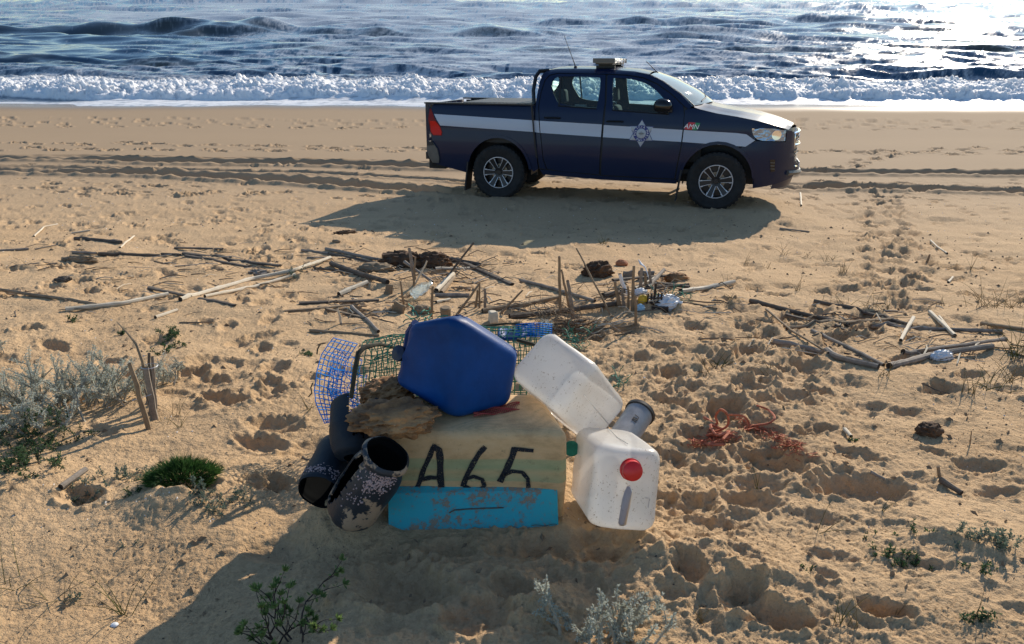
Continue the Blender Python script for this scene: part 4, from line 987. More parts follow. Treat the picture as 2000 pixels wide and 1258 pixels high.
stroke([(948, 872), (936, 885), (924, 905), (911, 930), (904, 950)], .015); stroke([(908, 936), (925, 930), (942, 936), (946, 948), (938, 955), (920, 955), (906, 948)], .012)
stroke([(1006, 874), (1000, 892), (990, 915), (976, 941)], .018); stroke([(1003, 876), (1020, 878), (1042, 880)], .012); stroke([(978, 930), (1000, 920), (1020, 922), (1031, 935), (1032, 952)], .012)
# turquoise board
bl, br, tr_, tl_ = at(759, 1046, 1.965), at(1091, 1030, 1.985), at(1089, 957, 2.035), at(757, 965, 2.015)
bkk = Vector((0, .030, .010))
bm = rounded([bl, tl_, bl + bkk, tl_ + bkk, br, tr_, br + bkk, tr_ + bkk], .003, 2, 3, .0015, 3, 9)
board = bm_obj(bm, 'board', M['turquoise_board'], origin=bl); tag(board, 'worn turquoise painted board standing on edge in front of the beige bale', 'board')
q = MB(); f_ = lambda a, b: bl.lerp(br, a).lerp(tl_.lerp(tr_, a), b) + Vector((0, -.004, -.001))
q.tube([f_(.36, .52), f_(.39, .58), f_(.46, .595), (f_(.55, .60)), f_(.68, .60)], .0022, 5); o = q.build('groove', M['wood_dark']); fix(o, bl); o.parent = board; o.location = (0, 0, 0)
q = MB(); q.tube([f_(a, .10 + .02 * math.sin(a * 60)) for a in np.linspace(.84, .99, 10)], .0012, 4); o = q.build('crack', M['wood_dark']); fix(o, bl); o.parent = board; o.location = (0, 0, 0)
# blue jerrycan: bulging body, shoulders left, neck between them
A, B, Cc, D_, E_, F_ = at(797, 634, 2.24), at(893, 616, 2.17), at(1011, 690, 2.27), at(993, 793, 2.22), at(888, 820, 2.12), at(768, 748, 2.21)
bo = Vector((.005, .20, -.085)); bb = Vector((-.03, .23, 0))
bm = bmesh.new(); fr_ = [bm.verts.new(q) for q in (A, B, Cc, D_, E_, F_)]; bk_ = [bm.verts.new(q + bo) for q in (A, B, Cc, D_, E_, F_)]
notch = at(792, 690, 2.28); nf = bm.verts.new(notch); nb = bm.verts.new(notch + bo * .9)
bm.faces.new([fr_[0], fr_[1], fr_[4], fr_[5], nf]); bm.faces.new([fr_[1], fr_[2], fr_[3], fr_[4]])
bm.faces.new([bk_[0], nb, bk_[5], bk_[4], bk_[1]]); bm.faces.new([bk_[1], bk_[4], bk_[3], bk_[2]])
for i, j in ((0, 1), (1, 2), (2, 3), (3, 4), (4, 5)): bm.faces.new([fr_[j], fr_[i], bk_[i], bk_[j]])
bm.faces.new([fr_[5], bk_[5], nb, nf]); bm.faces.new([nf, nb, bk_[0], fr_[0]])
bmesh.ops.bevel(bm, geom=bm.edges[:], offset=.030, segments=5, profile=.5, affect='EDGES', clamp_overlap=True)
bmesh.ops.triangulate(bm, faces=[f for f in bm.faces if len(f.verts) > 4]); bmesh.ops.subdivide_edges(bm, edges=bm.edges, cuts=1, use_grid_fill=True)
for v_ in bm.verts: v_.co += Vector((0, -1, 0)) * .006 * float(vn(np.array([v_.co.x * 9]), np.array([v_.co.z * 9]), 4)[0])
can_b = bm_obj(bm, 'jerrycan', M['blue_plastic'], origin=(A + D_) / 2 + bo / 2, angle=80); tag(can_b, 'dented blue plastic jerrycan lying on top of the beige bale', 'jerrycan')
def kid(mb, name, mat, par, **k): o = mb.build(name, mat, **k); fix(o, par.matrix_basis.translation); o.parent = par; o.location = (0, 0, 0); return o
q = MB(); nk = at(795, 694, 2.30); dn = (at(771, 688, 2.26) - nk).normalized(); q.lathe([(.0, .0), (.024, .0), (.022, .035), (.022, .045)], nk, dn, 20); kid(q, 'neck', M['blue_plastic'], can_b)
q = MB(); q.lathe([(.026, .030), (.028, .034), (.028, .048), (.0, .052)], nk, dn, 20); kid(q, 'cap', M['navy_paint'], can_b)
q = MB()
for px_, py_, Y_ in ((801, 652, 2.212), (797, 672, 2.215), (781, 722, 2.185), (784, 745, 2.18)):
    c_ = at(px_, py_, Y_); q.lathe([(.0, .0), (.004, .0)], c_ + Vector((0, -.006, .0)), (0, -1, .3), 10)
o_ = None
for px_, py_ in ((796, 655), (782, 728)):
    c_ = at(px_, py_, 2.33)
sm = MB(); sm.tube([q + bo * .5 + (q - (A + D_) / 2).normalized() * -.002 for q in (A, B, Cc, D_, E_, F_)], .0022, 4); kid(sm, 'mould_seam', M['blue_plastic'], can_b)
hd = MB(); hd.tube([at(812, 632, 2.33), at(800, 650, 2.36), at(794, 690, 2.38), at(790, 730, 2.36), at(797, 750, 2.33)], .016, 8); kid(hd, 'handle', M['blue_plastic'], can_b)
# milky jerrycans
def jerrycan(pos, rot, dims, label, cap=False):
    mt = Matrix.Translation(pos) @ RCT(*rot); hx, hy, hz = [q / 2 for q in dims]
    bm = rounded([mt @ Vector((a * hx, b * hy, c * hz)) for a in (-1, 1) for b in (-1, 1) for c in (-1, 1)], .050, 6)
    bmesh.ops.triangulate(bm, faces=[f for f in bm.faces if len(f.verts) > 4])
    bmesh.ops.subdivide_edges(bm, edges=[e for e in bm.edges if e.calc_length() > .05], cuts=6, use_grid_fill=True)
    inv = mt.inverted()
    for v_ in bm.verts:
        l = inv @ v_.co
        fx, fy, fz = abs(l.x) / hx, abs(l.y) / hy, abs(l.z) / hz
        # panels sink in a little
        for ax_, (f1, f2) in ((0, (fy, fz)), (1, (fx, fz)), (2, (fx, fy))):
            f0 = (fx, fy, fz)[ax_]
            if f0 > .97: l[ax_] -= math.copysign(.007 * max(0, 1 - f1 ** 3) * max(0, 1 - f2 ** 3), l[ax_])
        l += Vector((1, 1, 1)) * .003 * float(vn(np.array([l.x * 11 + 3]), np.array([l.z * 11 + l.y * 7]), 8)[0])
        v_.co = mt @ l
    can = bm_obj(bm, 'jerrycan', M['milky_plastic'], origin=pos, angle=80); tag(can, label, 'jerrycan')
    L = lambda x, y, z: mt @ Vector((x, y, z)); up = mt.to_3x3() @ Vector((0, 0, 1))
    sm = MB(); sm.tube([L(hx + .001, -.0 * hy, -hz * .72), L(hx + .001 - .006, 0, 0), L(hx + .001, 0, hz * .74)], .0016, 4); sm.tube([L(-hx - .001, 0, -hz * .72), L(-hx + .005, 0, 0), L(-hx - .001, 0, hz * .74)], .0016, 4)
    sm.tube([L(-hx * .72, hy + .000, 0), L(0, hy - .005, 0), L(hx * .72, hy + .000, 0)], .0016, 4)
    kid(sm, 'mould_seam', M['milky_plastic_dark'], can)
    nx_ = -.067
    nk = MB(); nk.lathe([(.030, -.012), (.030, .016), (.026, .018)], L(nx_, .004, hz - .004), up, 24); kid(nk, 'neck', M['milky_plastic'], can)
    if cap:
        cp = MB(); n = 36; prof = [(.0, .032), (.026, .032), (.031, .028), (.032, .006), (.035, .004), (.035, .0)]
        cp.lathe(prof, L(nx_, .004, hz + .002), up, n); c_ = kid(cp, 'cap', M['red_cap'], can)
    if not cap: return can
    s_ = MB(); s_.tube([L(-.012, .004, hz - .004), L(.004, .006, hz - .001), L(.03, .002, hz - .0015), L(.105, -.004, hz - .001), L(.112, -.004, hz - .004)], [.004, .013, .014, .013, .008], 8, flat=.35, up=up); kid(s_, 'handle', M['milky_plastic_dark'], can)  # grip of thicker plastic; shade inside its slit is put into the grey
    em = MB(); em.tube([L(.02, hy * .55, hz - .002), L(.02, hy * .66, hz - .002), L(.05, hy * .66, hz - .003)], .0015, 4); kid(em, 'moulded_mark', M['milky_plastic_dark'], can)
    return can
jerrycan((.341, 2.043, 2.776), (-103.9, 65.7, -17.8), (.27, .223, .39), 'milky white jerrycan with a round red cap facing the camera, standing on the sand', True)
jerrycan((.210, 2.328, 2.945), (131.3, -10.7, 139.5), (.27, .223, .39), 'milky white jerrycan tilted across the beige bale, gritty upper side, no cap in view')
# grey canister behind on the right
p0, p1 = at(1205, 872, 2.32), at(1250, 806, 2.50); ax = (p1 - p0).normalized(); L_ = (p1 - p0).length
q = MB(); q.lathe([(.0, -.06), (.050, -.06), (.054, -.03), (.055, .0), (.055, L_ - .01), (.058, L_ + .0), (.046, L_ + .004), (.044, L_ - .03), (.0, L_ - .03)], p0, ax, 32)
gc = q.build('canister', M['grey_plastic'], origin=p0); tag(gc, 'grey cylindrical canister with a black rim, poking out behind the white jerrycans', 'canister')
q = MB(); q.lathe([(.056, L_ - .012), (.061, L_ - .008), (.061, L_ + .006), (.046, L_ + .010)], p0, ax, 32); kid(q, 'rim', M['black_plastic'], gc)
for k, (ch, px_, py_) in enumerate((('B', 1240, 815), ('R', 1236, 826), ('U', 1246, 803))):
    c_ = at(px_, py_, 2.40); e_x = (at(px_ + 10, py_ - 6, 2.40) - c_).normalized(); 
    side_ = ax.cross((Vector((0, 0, CZ)) - c_)).normalized(); nrm = side_.cross(ax).normalized()
    if nrm.dot(Vector((0, 0, CZ)) - c_) < 0: nrm = -nrm; side_ = -side_
    cc = p0 + ax * ((c_ - p0).dot(ax)); mt = Matrix((side_, ax, nrm)).transposed()
    if mt.determinant() < 0: mt = Matrix((-side_, ax, nrm)).transposed()
    mt = mt.to_4x4(); mt.translation = cc + nrm * .0565 - gc.location
    text_bm(ch, .030, mt @ Matrix.Rotation(R_(90), 4, 'Z'), M['marker_black'], 'marker_letter', gc, .0004)
# black octopus pots
def pot(base, mouth, r, label, hole=None, mat='pot_black', arc=None, profile=None, barn=None, extra=None):
    base = Vector(base); mouth = Vector(mouth); ax = (mouth - base); L = ax.length; ax.normalize()
    prof = profile or [(.0, 0), (.62, .0), (.86, .03), (.97, .12), (1, .30), (1, .62), (.95, .76), (.84, .86), (.80, .90), (.86, .93), (.90, .955), (.88, .985), (.78, 1.0)]
    rr = np.interp(np.linspace(0, 1, 40), [q[1] for q in prof], [q[0] for q in prof]); n = 56
    a = Vector((0, 0, 1)) if abs(ax.z) < .9 else Vector((0, -1, 0)); e1 = (a - ax * a.dot(ax)).normalized(); e2 = ax.cross(e1)
    toc = (Vector((0, 0, CZ)) - base); a0 = math.atan2(toc.dot(e2), toc.dot(e1))
    bm = bmesh.new(); V = [[bm.verts.new(base + ax * (L * i / 39) + (e1 * math.cos(a0 + 6.28318 * j / n) + e2 * math.sin(a0 + 6.28318 * j / n)) * max(.002, r * rr[i] * (1 + .02 * math.sin(j * .6 + i * .2)))) for j in range(n)] for i in range(40)]
    for i in range(39):
        for j in range(n):
            t_ = ((j / n + .5) % 1 - .5) * 360; h = i / 39
            if hole:
                c0, wa, h0, wh = hole; e = math.hypot((((t_ - c0 + 180) % 360) - 180) / wa, (h - h0) / wh) + .35 * float(vn(np.array([t_ * .08]), np.array([h * 9]), 21)[0])
                if e < 1: continue
            bm.faces.new([V[i][j], V[i][(j + 1) % n], V[i + 1][(j + 1) % n], V[i + 1][j]])
    bmesh.ops.delete(bm, geom=[v_ for v_ in bm.verts if not v_.link_faces], context='VERTS')
    bmesh.ops.recalc_face_normals(bm, faces=bm.faces)
    bmesh.ops.solidify(bm, geom=bm.faces[:], thickness=.006); bm.normal_update()
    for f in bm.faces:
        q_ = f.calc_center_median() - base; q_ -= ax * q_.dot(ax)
        if f.normal.dot(q_) < -.2 * q_.length: f.material_index = 1  # inward faces get the material with the painted interior shade
    o = bm_obj(bm, 'octopus_pot', [M[mat], M['pot_inside_shade']], origin=base, angle=60); tag(o, label, 'pot', 'black octopus pots at the left of the heap')
    if barn:
        mb = MB(); rg = random.Random(4)
        for c0, wa, h0, wh, cnt in barn:
            for _ in range(cnt):
                t_ = R_(c0 + rg.gauss(0, wa)); h = h0 + rg.gauss(0, wh)
                if not 0.02 < h < .98: continue
                rad = r * float(np.interp(h, [q[1] for q in prof], [q[0] for q in prof])); nr = e1 * math.cos(a0 + t_) + e2 * math.sin(a0 + t_)
                c = base + ax * (L * h) + nr * rad; s_ = rg.uniform(.0012, .0036)
                mb.lathe([(s_, -.001), (s_ * .75, s_ * .7), (0, s_ * .8)], c, nr, 6)
        b = kid(mb, 'barnacle_crust', M['barnacle'], o); b['kind'] = 'stuff'
    return o
pot(at(680, 1005, 1.92), at(757, 886, 1.885), .088, 'black pot lying mouth up against the bale, pink barnacles and sand on its side', hole=(-62, 22, .55, .42), mat='pot_black_sandy', barn=[(12, 16, .80, .05, 260), (30, 14, .88, .03, 120), (-10, 14, .55, .10, 30)])
pot(at(668, 872, 2.20), at(624, 962, 1.98), .078, 'black pot with its dark mouth turned down to the sand, leftmost of the three', barn=[(10, 40, .86, .04, 160)], profile=[(.0, 0), (.7, .0), (.92, .05), (1, .2), (1, .8), (.97, .9), (1.0, .94), (1.0, .97), (.94, 1.0)])
pot(at(690, 895, 2.02), at(698, 790, 2.19), .088, 'broken half of a black pot standing open behind the other two pots', hole=(10, 34, .80, .55), profile=[(.35, 0), (.7, .05), (.85, .2), (1, .5), (1, .97), (.97, 1.0)])
# bark and sponge lumps
def blob(name, c, s_, mat, label, cat, amp=.25, fr=3.0, seed=0, rot=(0, 0, 0), sub=4, group=None, sharp=1.0, parent=None):
    bm = bmesh.new(); bmesh.ops.create_icosphere(bm, subdivisions=sub, radius=1)
    P = np.array([v_.co[:] for v_ in bm.verts]); x, y, z = P.T
    d = fbm(x * fr + 5 * seed, y * fr + z * fr * .7, 4, seed, .6, True) * .6 + fbm(z * fr * 1.3 + seed, x * fr - y * fr, 3, seed + 9, .6) * .6
    e = Euler(rot).to_matrix()
    for v_, k in zip(bm.verts, d):
        q = v_.co * (1 + amp * float(k) * sharp); v_.co = e @ Vector((q.x * s_[0], q.y * s_[1], q.z * s_[2])) + Vector(c)
    o = bm_obj(bm, name, M[mat], origin=c, angle=55, parent=parent)
    if label: tag(o, label, cat, group)
    return o
blob('driftwood_lump', at(768, 815, 2.07), (.120, .085, .040), 'bark', 'rugged orange-brown slab of bark lying on the left end of the beige bale', 'bark', .55, 2.2, 3, (0, R_(4), R_(8)), 5)
blob('driftwood_lump', at(757, 768, 2.30), (.085, .07, .045), 'bark', 'smaller lump of bark tucked under the left side of the blue jerrycan', 'bark', .5, 2.4, 8, (0, R_(-6), 0), 5)
# small red net under the blue can
q = MB(); r0, r1 = at(925, 812, 2.16), at(1015, 800, 2.22)
for k in range(7): q.tube([r0.lerp(r1, a) + Vector((0, -.012 + .008 * k, .005 + .006 * math.sin(a * 9 + k))) for a in np.linspace(0, 1, 14)], .0022, 4)
for k in range(26): a = k / 25; c_ = r0.lerp(r1, a); q.tube([c_ + Vector((.006, -.014, .006)), c_ + Vector((-.006, .036, .008))], .0015, 3)
tag(q.build('net_scrap', M['red_net'], origin=r0), 'scrap of dark red netting squeezed under the blue jerrycan', 'net')
# wire trap: curved blue panel, green basket, bent bar
trap = empty('wire_trap', G(800, 800), 'crushed wire fish trap of blue and green mesh behind the bale and the blue jerrycan', 'fish trap')
TO = Vector(trap.location)
def mesh_panel(name, S, nu, nv, r, mat, jit=.0, fine=3, parent=trap):
    mb = MB(); rg = random.Random(nu * 31 + nv)
    def P(u, v_): p_ = Vector(S(u, v_)); return p_ + Vector((vn(np.array([u * 9.]), np.array([v_ * 9.]), 5)[0], vn(np.array([u * 9. + 4]), np.array([v_ * 9.]), 6)[0], vn(np.array([u * 9.]), np.array([v_ * 9. + 4]), 7)[0])) * jit
    for i in range(nu + 1): mb.tube([P(i / nu, k / (nv * fine // 2)) for k in range(nv * fine // 2 + 1)], r, 3, cap=False)
    for j in range(nv + 1): mb.tube([P(k / (nu * fine // 2), j / nv) for k in range(nu * fine // 2 + 1)], r, 3, cap=False)
    o = mb.build(name, M[mat]); fix(o, TO); o.parent = parent; o.location = (0, 0, 0); o['kind'] = 'stuff'; return o
def lerpcurve(L, R, u, v_):
    def c(K, t_):
        t_ *= len(K) - 1; i = min(int(t_), len(K) - 2); f_ = t_ - i; f_ = f_ * f_ * (3 - 2 * f_) * .5 + f_ * .5
        return Vector(K[i]).lerp(Vector(K[i + 1]), f_)
    return c(L, v_).lerp(c(R, v_), u)
LB = [at(651, 660, 2.95), at(629, 690, 2.85), at(619, 725, 2.72), at(614, 765, 2.60), at(620, 795, 2.50), at(634, 827, 2.42)]
RB_ = [at(698, 672, 3.02), at(676, 705, 2.92), at(668, 740, 2.80), at(664, 775, 2.68), at(668, 800, 2.58), at(655, 822, 2.46)]
mesh_panel('blue_mesh', lambda u, v_: lerpcurve(LB, RB_, u, v_), 6, 19, .0026, 'blue_net', .004)
LB3 = [q + Vector((.05, .04, -.01)) for q in LB[2:]]; RB3 = [q + Vector((.10, .02, .0)) for q in RB_[2:]]
mesh_panel('blue_mesh', lambda u, v_: lerpcurve(LB3, RB3, u, v_), 6, 12, .0018, 'blue_net', .028)
LB2 = [q + Vector((.03, .10, -.03)) for q in LB[1:5]]; RB2 = [q + Vector((.06, .05, -.02)) for q in RB_[1:5]]
mesh_panel('blue_mesh', lambda u, v_: lerpcurve(LB2, RB2, u, v_), 7, 14, .0019, 'blue_net', .012)
ga, gb = Vector((-.64, 2.82, 0)), Vector((.16, 2.92, 0)); gz0 = gh(-.3, 2.85) + .20
def basket(u, v_, k=1.0, rr=.215):
    a = R_(-60 + 270 * v_); c_ = ga.lerp(gb, u); return Vector((c_.x, c_.y - rr * math.cos(a) * .85 * k, gz0 + rr * math.sin(a) * (1.12 + .2 * math.sin(u * 3))))
mesh_panel('green_mesh', lambda u, v_: basket(u, v_), 32, 26, .0026, 'green_net', .010, 2)
mesh_panel('green_mesh', lambda u, v_: basket(.02 + u * .6, .05 + v_ * .6, .5, .19) + Vector((0, -.04, -.03)), 20, 14, .0020, 'green_net', .022, 2)
q = MB(); bar = [at(686, 778, 2.55), at(694, 720, 2.60), at(700, 690, 2.64), at(712, 678, 2.68), at(740, 672, 2.76), at(775, 680, 2.85)]
q.tube(bar, [.009, .010, .011, .011, .008, .007], 7); o = q.build('frame_bar', M['algae_bar']); fix(o, TO); o.parent = trap; o.location = (0, 0, 0)
q = MB(); q.tube([at(1010, 664, 2.7), at(1040, 672, 2.68), at(1080, 690, 2.66)], .008, 6); o = q.build('frame_bar', M['algae_bar']); fix(o, TO); o.parent = trap; o.location = (0, 0, 0); q = MB(); q.tube([at(946, 636, 2.95), at(985, 632, 3.0), at(1030, 634, 3.05)], .004, 5); o = q.build('frame_bar', M['algae_bar']); fix(o, TO); o.parent = trap; o.location = (0, 0, 0)
for hk in ([(611, 748), (607, 757), (609, 768), (603, 775)], [(636, 670), (625, 672), (620, 683), (619, 692)]):
    q = MB(); q.tube([at(a, b, 2.55) for a, b in hk], .0028, 5); o = q.build('wire_hook', M['algae_bar']); fix(o, TO); o.parent = trap; o.location = (0, 0, 0)
# tangle of green twine in the basket and at its right end
def tangle(name, c, s_, n, r, mat, label, cat, seed=0, group=None, ln=.12):
    rg = random.Random(seed); mb = MB()
    for _ in range(n):
        p_ = Vector(c) + Vector((rg.gauss(0, s_[0]), rg.gauss(0, s_[1]), abs(rg.gauss(0, s_[2])))); d = Vector((rg.uniform(-1, 1), rg.uniform(-1, 1), rg.uniform(-.4, .6))).normalized(); pts = [p_]
        for k in range(7):
            d = (d + Vector((rg.gauss(0, .5), rg.gauss(0, .5), rg.gauss(0, .35)))).normalized(); q_ = pts[-1] + d * ln / 7
            q_.z = max(q_.z, gh(q_.x, q_.y) + r); pts.append(q_)
        mb.tube(pts, r, 3, cap=False)
    o = mb.build(name, M[mat], origin=c); o['kind'] = 'stuff' if n > 60 else 'thing'; tag(o, label, cat, group); return o
tangle('twine_tangle', G(1120, 672, .02), (.05, .04, .03), 30, .0022, 'green_rope', 'green twine tangle at the right end of the trap, behind the tilted white jerrycan', 'twine', 1)
tangle('twine_tangle', at(822, 627, 2.6), (.025, .02, .008), 12, .0025, 'green_rope', 'scrap of bright green twine showing just above the blue jerrycan', 'twine', 2, ln=.07)
tangle('twine_tangle', G(1208, 745, .01), (.02, .03, .015), 14, .0022, 'green_rope', 'green twine end beside the right edge of the tilted white jerrycan', 'twine', 6, ln=.09)
q = MB(); c_ = at(1116, 876, 2.18); q.lathe([(.0, .006), (.012, .006), (.018, .009), (.027, .009), (.028, .0), (.0, -.004)], c_, Vector((0, -1, .5)), 24)
tag(q.build('bottle_lid', M['green_rope'], origin=c_), 'round green lid wedged between the bale and the red-capped jerrycan', 'lid')
# blue sheet with mesh behind the cans
q = MB(); q.grid(lambda a, b: at(975 + 68 * a, 637 + 20 * b + 5 * math.sin(a * 5), 3.05 - .12 * b + .03 * math.sin(a * 9)) , 14, 8)
bs2 = q.build('plastic_sheet', M['blue_plastic'], origin=at(975, 640, 3.05)); so_m = bs2.modifiers.new('solid', 'SOLIDIFY'); so_m.thickness = .012
tag(bs2, 'crumpled blue plastic sheet with blue mesh, behind the two uppermost jerrycans', 'plastic sheet')
mb = MB()
SS = lambda u, v_: at(1008 + 70 * u, 634 + 26 * v_ - 3 * math.sin(u * 3), 2.98 - .06 * math.sin(u * 3.1) - .05 * v_)
for i in range(13): mb.tube([SS(i / 12, k / 6) for k in range(7)], .0022, 3, cap=False)
for j in range(7): mb.tube([SS(k / 12, j / 6) for k in range(13)], .0022, 3, cap=False)
o = mb.build('mesh_cover', M['blue_net']); fix(o, bs2.location); o.parent = bs2; o.location = (0, 0, 0); o['kind'] = 'stuff'
# clear bottle, dry brush
def bottle(p_, d, L, r, mat, label, seed=0):
    q = MB(); prof = [(.0, 0), (.85, 0), (1, .06), (.86, .2), (1, .35), (.8, .5), (.95, .62), (.6, .78), (.34, .86), (.34, .93), (.42, .94), (.42, 1.0), (0, 1.0)]
    q.lathe([(a * r, b * L) for a, b in prof], p_, d, 18)
    for i, v_ in enumerate(q.v): q.v[i] = tuple(Vector(v_) + Vector((1, 1, 1)) * float(vn(np.array([v_[0] * 30 + seed]), np.array([v_[1] * 30 + v_[2] * 30]), 3)[0]) * r * .35)
    return tag(q.build('plastic_bottle', M[mat], origin=p_), label, 'bottle')
bottle(G(1056, 632, .04), (.9, .2, -.3), .12, .036, 'clear_plastic', 'crushed clear plastic bottle just above the tilted white jerrycan')
bottle(G(806, 575, .04), (.8, .25, .45), .17, .045, 'clear_plastic', 'crumpled pale blue plastic bottle among the canes, with a white cap', 4)
for k, (px_, py_) in enumerate(((1085, 630), (1120, 650))):
    tangle('dry_brush', G(px_, py_, .02), (.10, .06, .04), 90, .0016, ('cane_brown', 'rust_clump')[k], ('matted ball of pale dry twigs behind the tilted white jerrycan', 'reddish dry twigs right of the clear bottle')[k], 'brush', 7 + k, ln=.16)
# orange rope on the sand at the right
rp = empty('rope', G(1430, 845), 'frayed orange rope lying in loops on the trampled sand right of the heap', 'rope'); RO = Vector(rp.location)
def ropebit(name, pts, r, n=5):
    P = [G(a, b, h) for a, b, h in pts]; Q = []
    for i in range(len(P) - 1):
        p0_, p1_, p2_, p3_ = P[max(i - 1, 0)], P[i], P[i + 1], P[min(i + 2, len(P) - 1)]
        for k in range(6):
            t_ = k / 6; Q.append(.5 * ((2 * p1_) + (-p0_ + p2_) * t_ + (2 * p0_ - 5 * p1_ + 4 * p2_ - p3_) * t_ * t_ + (-p0_ + 3 * p1_ - 3 * p2_ + p3_) * t_ ** 3))
    Q.append(P[-1]); q = MB(); q.tube(Q, r, n); o = q.build(name, M['orange_rope']); fix(o, RO); o.parent = rp; o.location = (0, 0, 0); return o
ropebit('rope_loop', [(1375, 815, .01), (1400, 828, .03), (1398, 812, .10), (1408, 800, .14), (1422, 812, .11), (1420, 832, .05), (1400, 842, .02), (1385, 838, .01)], .0055)
ropebit('rope_loop', [(1420, 810, .03), (1450, 812, .05), (1463, 826, .04), (1462, 840, .01), (1470, 832, .02), (1500, 827, .02), (1513, 816, .03), (1500, 800, .03), (1478, 792, .01)], .005)
ropebit('rope_loop', [(1380, 850, .02), (1410, 846, .04), (1430, 850, .02), (1400, 862, .02), (1382, 868, .02), (1415, 868, .02)], .006)
ropebit('rope_loop', [(1410, 838, .03), (1388, 830, .02), (1400, 850, .05), (1424, 842, .05), (1412, 858, .03)], .006)
mb = MB(); rg = random.Random(3)
for (cx_, cy_, wx_, n_) in ((1368, 862, 12, 50), (1405, 852, 14, 50), (1490, 840, 24, 60), (1540, 862, 20, 60), (1530, 875, 12, 20)):
    for _ in range(n_):
        a_ = cx_ + rg.gauss(0, wx_); b_ = cy_ + rg.gauss(0, 5) + (a_ - cx_) * .45 * (cx_ > 1450); mb.tube([G(a_, b_, .004 + rg.random() * .02), G(a_ + rg.uniform(-8, 10), b_ + rg.uniform(-3, 6), .01 + rg.random() * .02), G(a_ + rg.uniform(-14, 20), b_ + rg.uniform(-3, 9), .004)], .0016, 3, cap=False)
o = mb.build('frayed_strands', M['orange_rope']); fix(o, RO); o.parent = rp; o.location = (0, 0, 0); o['kind'] = 'stuff'
# ------------------------------------------------------------------ canes, sticks and planks
crng = random.Random(11)
def cane(label, pts, r, mat='cane_grey', cat='cane', name='cane', flat=1.0, nodes=True, group=None, lift=None, bend=.006, taper=.85):
    P = [G(q[0], q[1], (q[2] if len(q) > 2 else r * .8 * flat)) for q in pts]
    L = sum((b - a).length for a, b in zip(P, P[1:])); n = max(4, int(L / .05)); d = [0]
    for a, b in zip(P, P[1:]): d.append(d[-1] + (b - a).length)
    Q = []; rs = []; nd = crng.uniform(.13, .2); ph = crng.uniform(0, nd); sd_ = crng.random() * 50
    for k in range(n + 1):
        t_ = L * k / n; p_ = Vector([float(np.interp(t_, d, [q[i] for q in P])) for i in range(3)])
        p_ += Vector((0, bend * 2 * float(vn(np.array([t_ * 2 + sd_]), np.array([0.]), 3)[0]), bend * float(vn(np.array([t_ * 2 + sd_]), np.array([5.]), 3)[0])))
        if len(pts[0]) < 3: p_.z = max(p_.z, gh(p_.x, p_.y) + r * .25 * flat)
        Q.append(p_); rr = r * (1 + (taper - 1) * t_ / L)
        if nodes and ((t_ + ph) % nd) < .026: rr *= 1.22
        if not nodes: rr *= 1 + .22 * float(vn(np.array([t_ * 11 + sd_]), np.array([2.]), 4)[0])
        rs.append(rr)
    q = MB(); q.tube(Q, rs, 8, cap=False, flat=flat); N_ = len(Q)
    q.cur = 1; o0 = 0
    q.f += [tuple(range(7, -1, -1)), tuple((N_ - 1) * 8 + j for j in range(8))]; q.m += [1, 1]
    o = q.build(name, [M[mat], M['cane_end']], origin=Q[0]); return tag(o, label, cat, group)
def stick(label, b, t_, r, mat='cane_brown', cat='stick', name='stick', tip=0.0, lean=0.0, sink=.03, nodes=False, flat=1.0):
    B = G(*b); T = at(t_[0], t_[1], B.y + lean); d = (T - B); n = max(5, int(d.length / .05)); q = MB(); sd_ = crng.random() * 50
    pts = []; rs = []
    for k in range(n + 1):
        f_ = k / n; p_ = B.lerp(T, f_) if k else B - d.normalized() * sink
        p_ = p_ + Vector((1, .3, 0)) * .006 * float(vn(np.array([f_ * 4 + sd_]), np.array([1.]), 5)[0]) * (k > 0); pts.append(p_)
        rs.append(r * (1 - .25 * f_) * (1 + .18 * float(vn(np.array([f_ * 9 + sd_]), np.array([4.]), 5)[0])) * (1.18 if nodes and k % 4 == 2 else 1))
    if tip: rs[-1] = r * .35
    q.tube(pts, rs, 7, cap=False, flat=flat); q.f += [tuple(len(q.v) - 7 + j for j in range(7))]; q.m += [1]
    return tag(q.build(name, [M[mat], M['cane_end']], origin=B), label, cat)
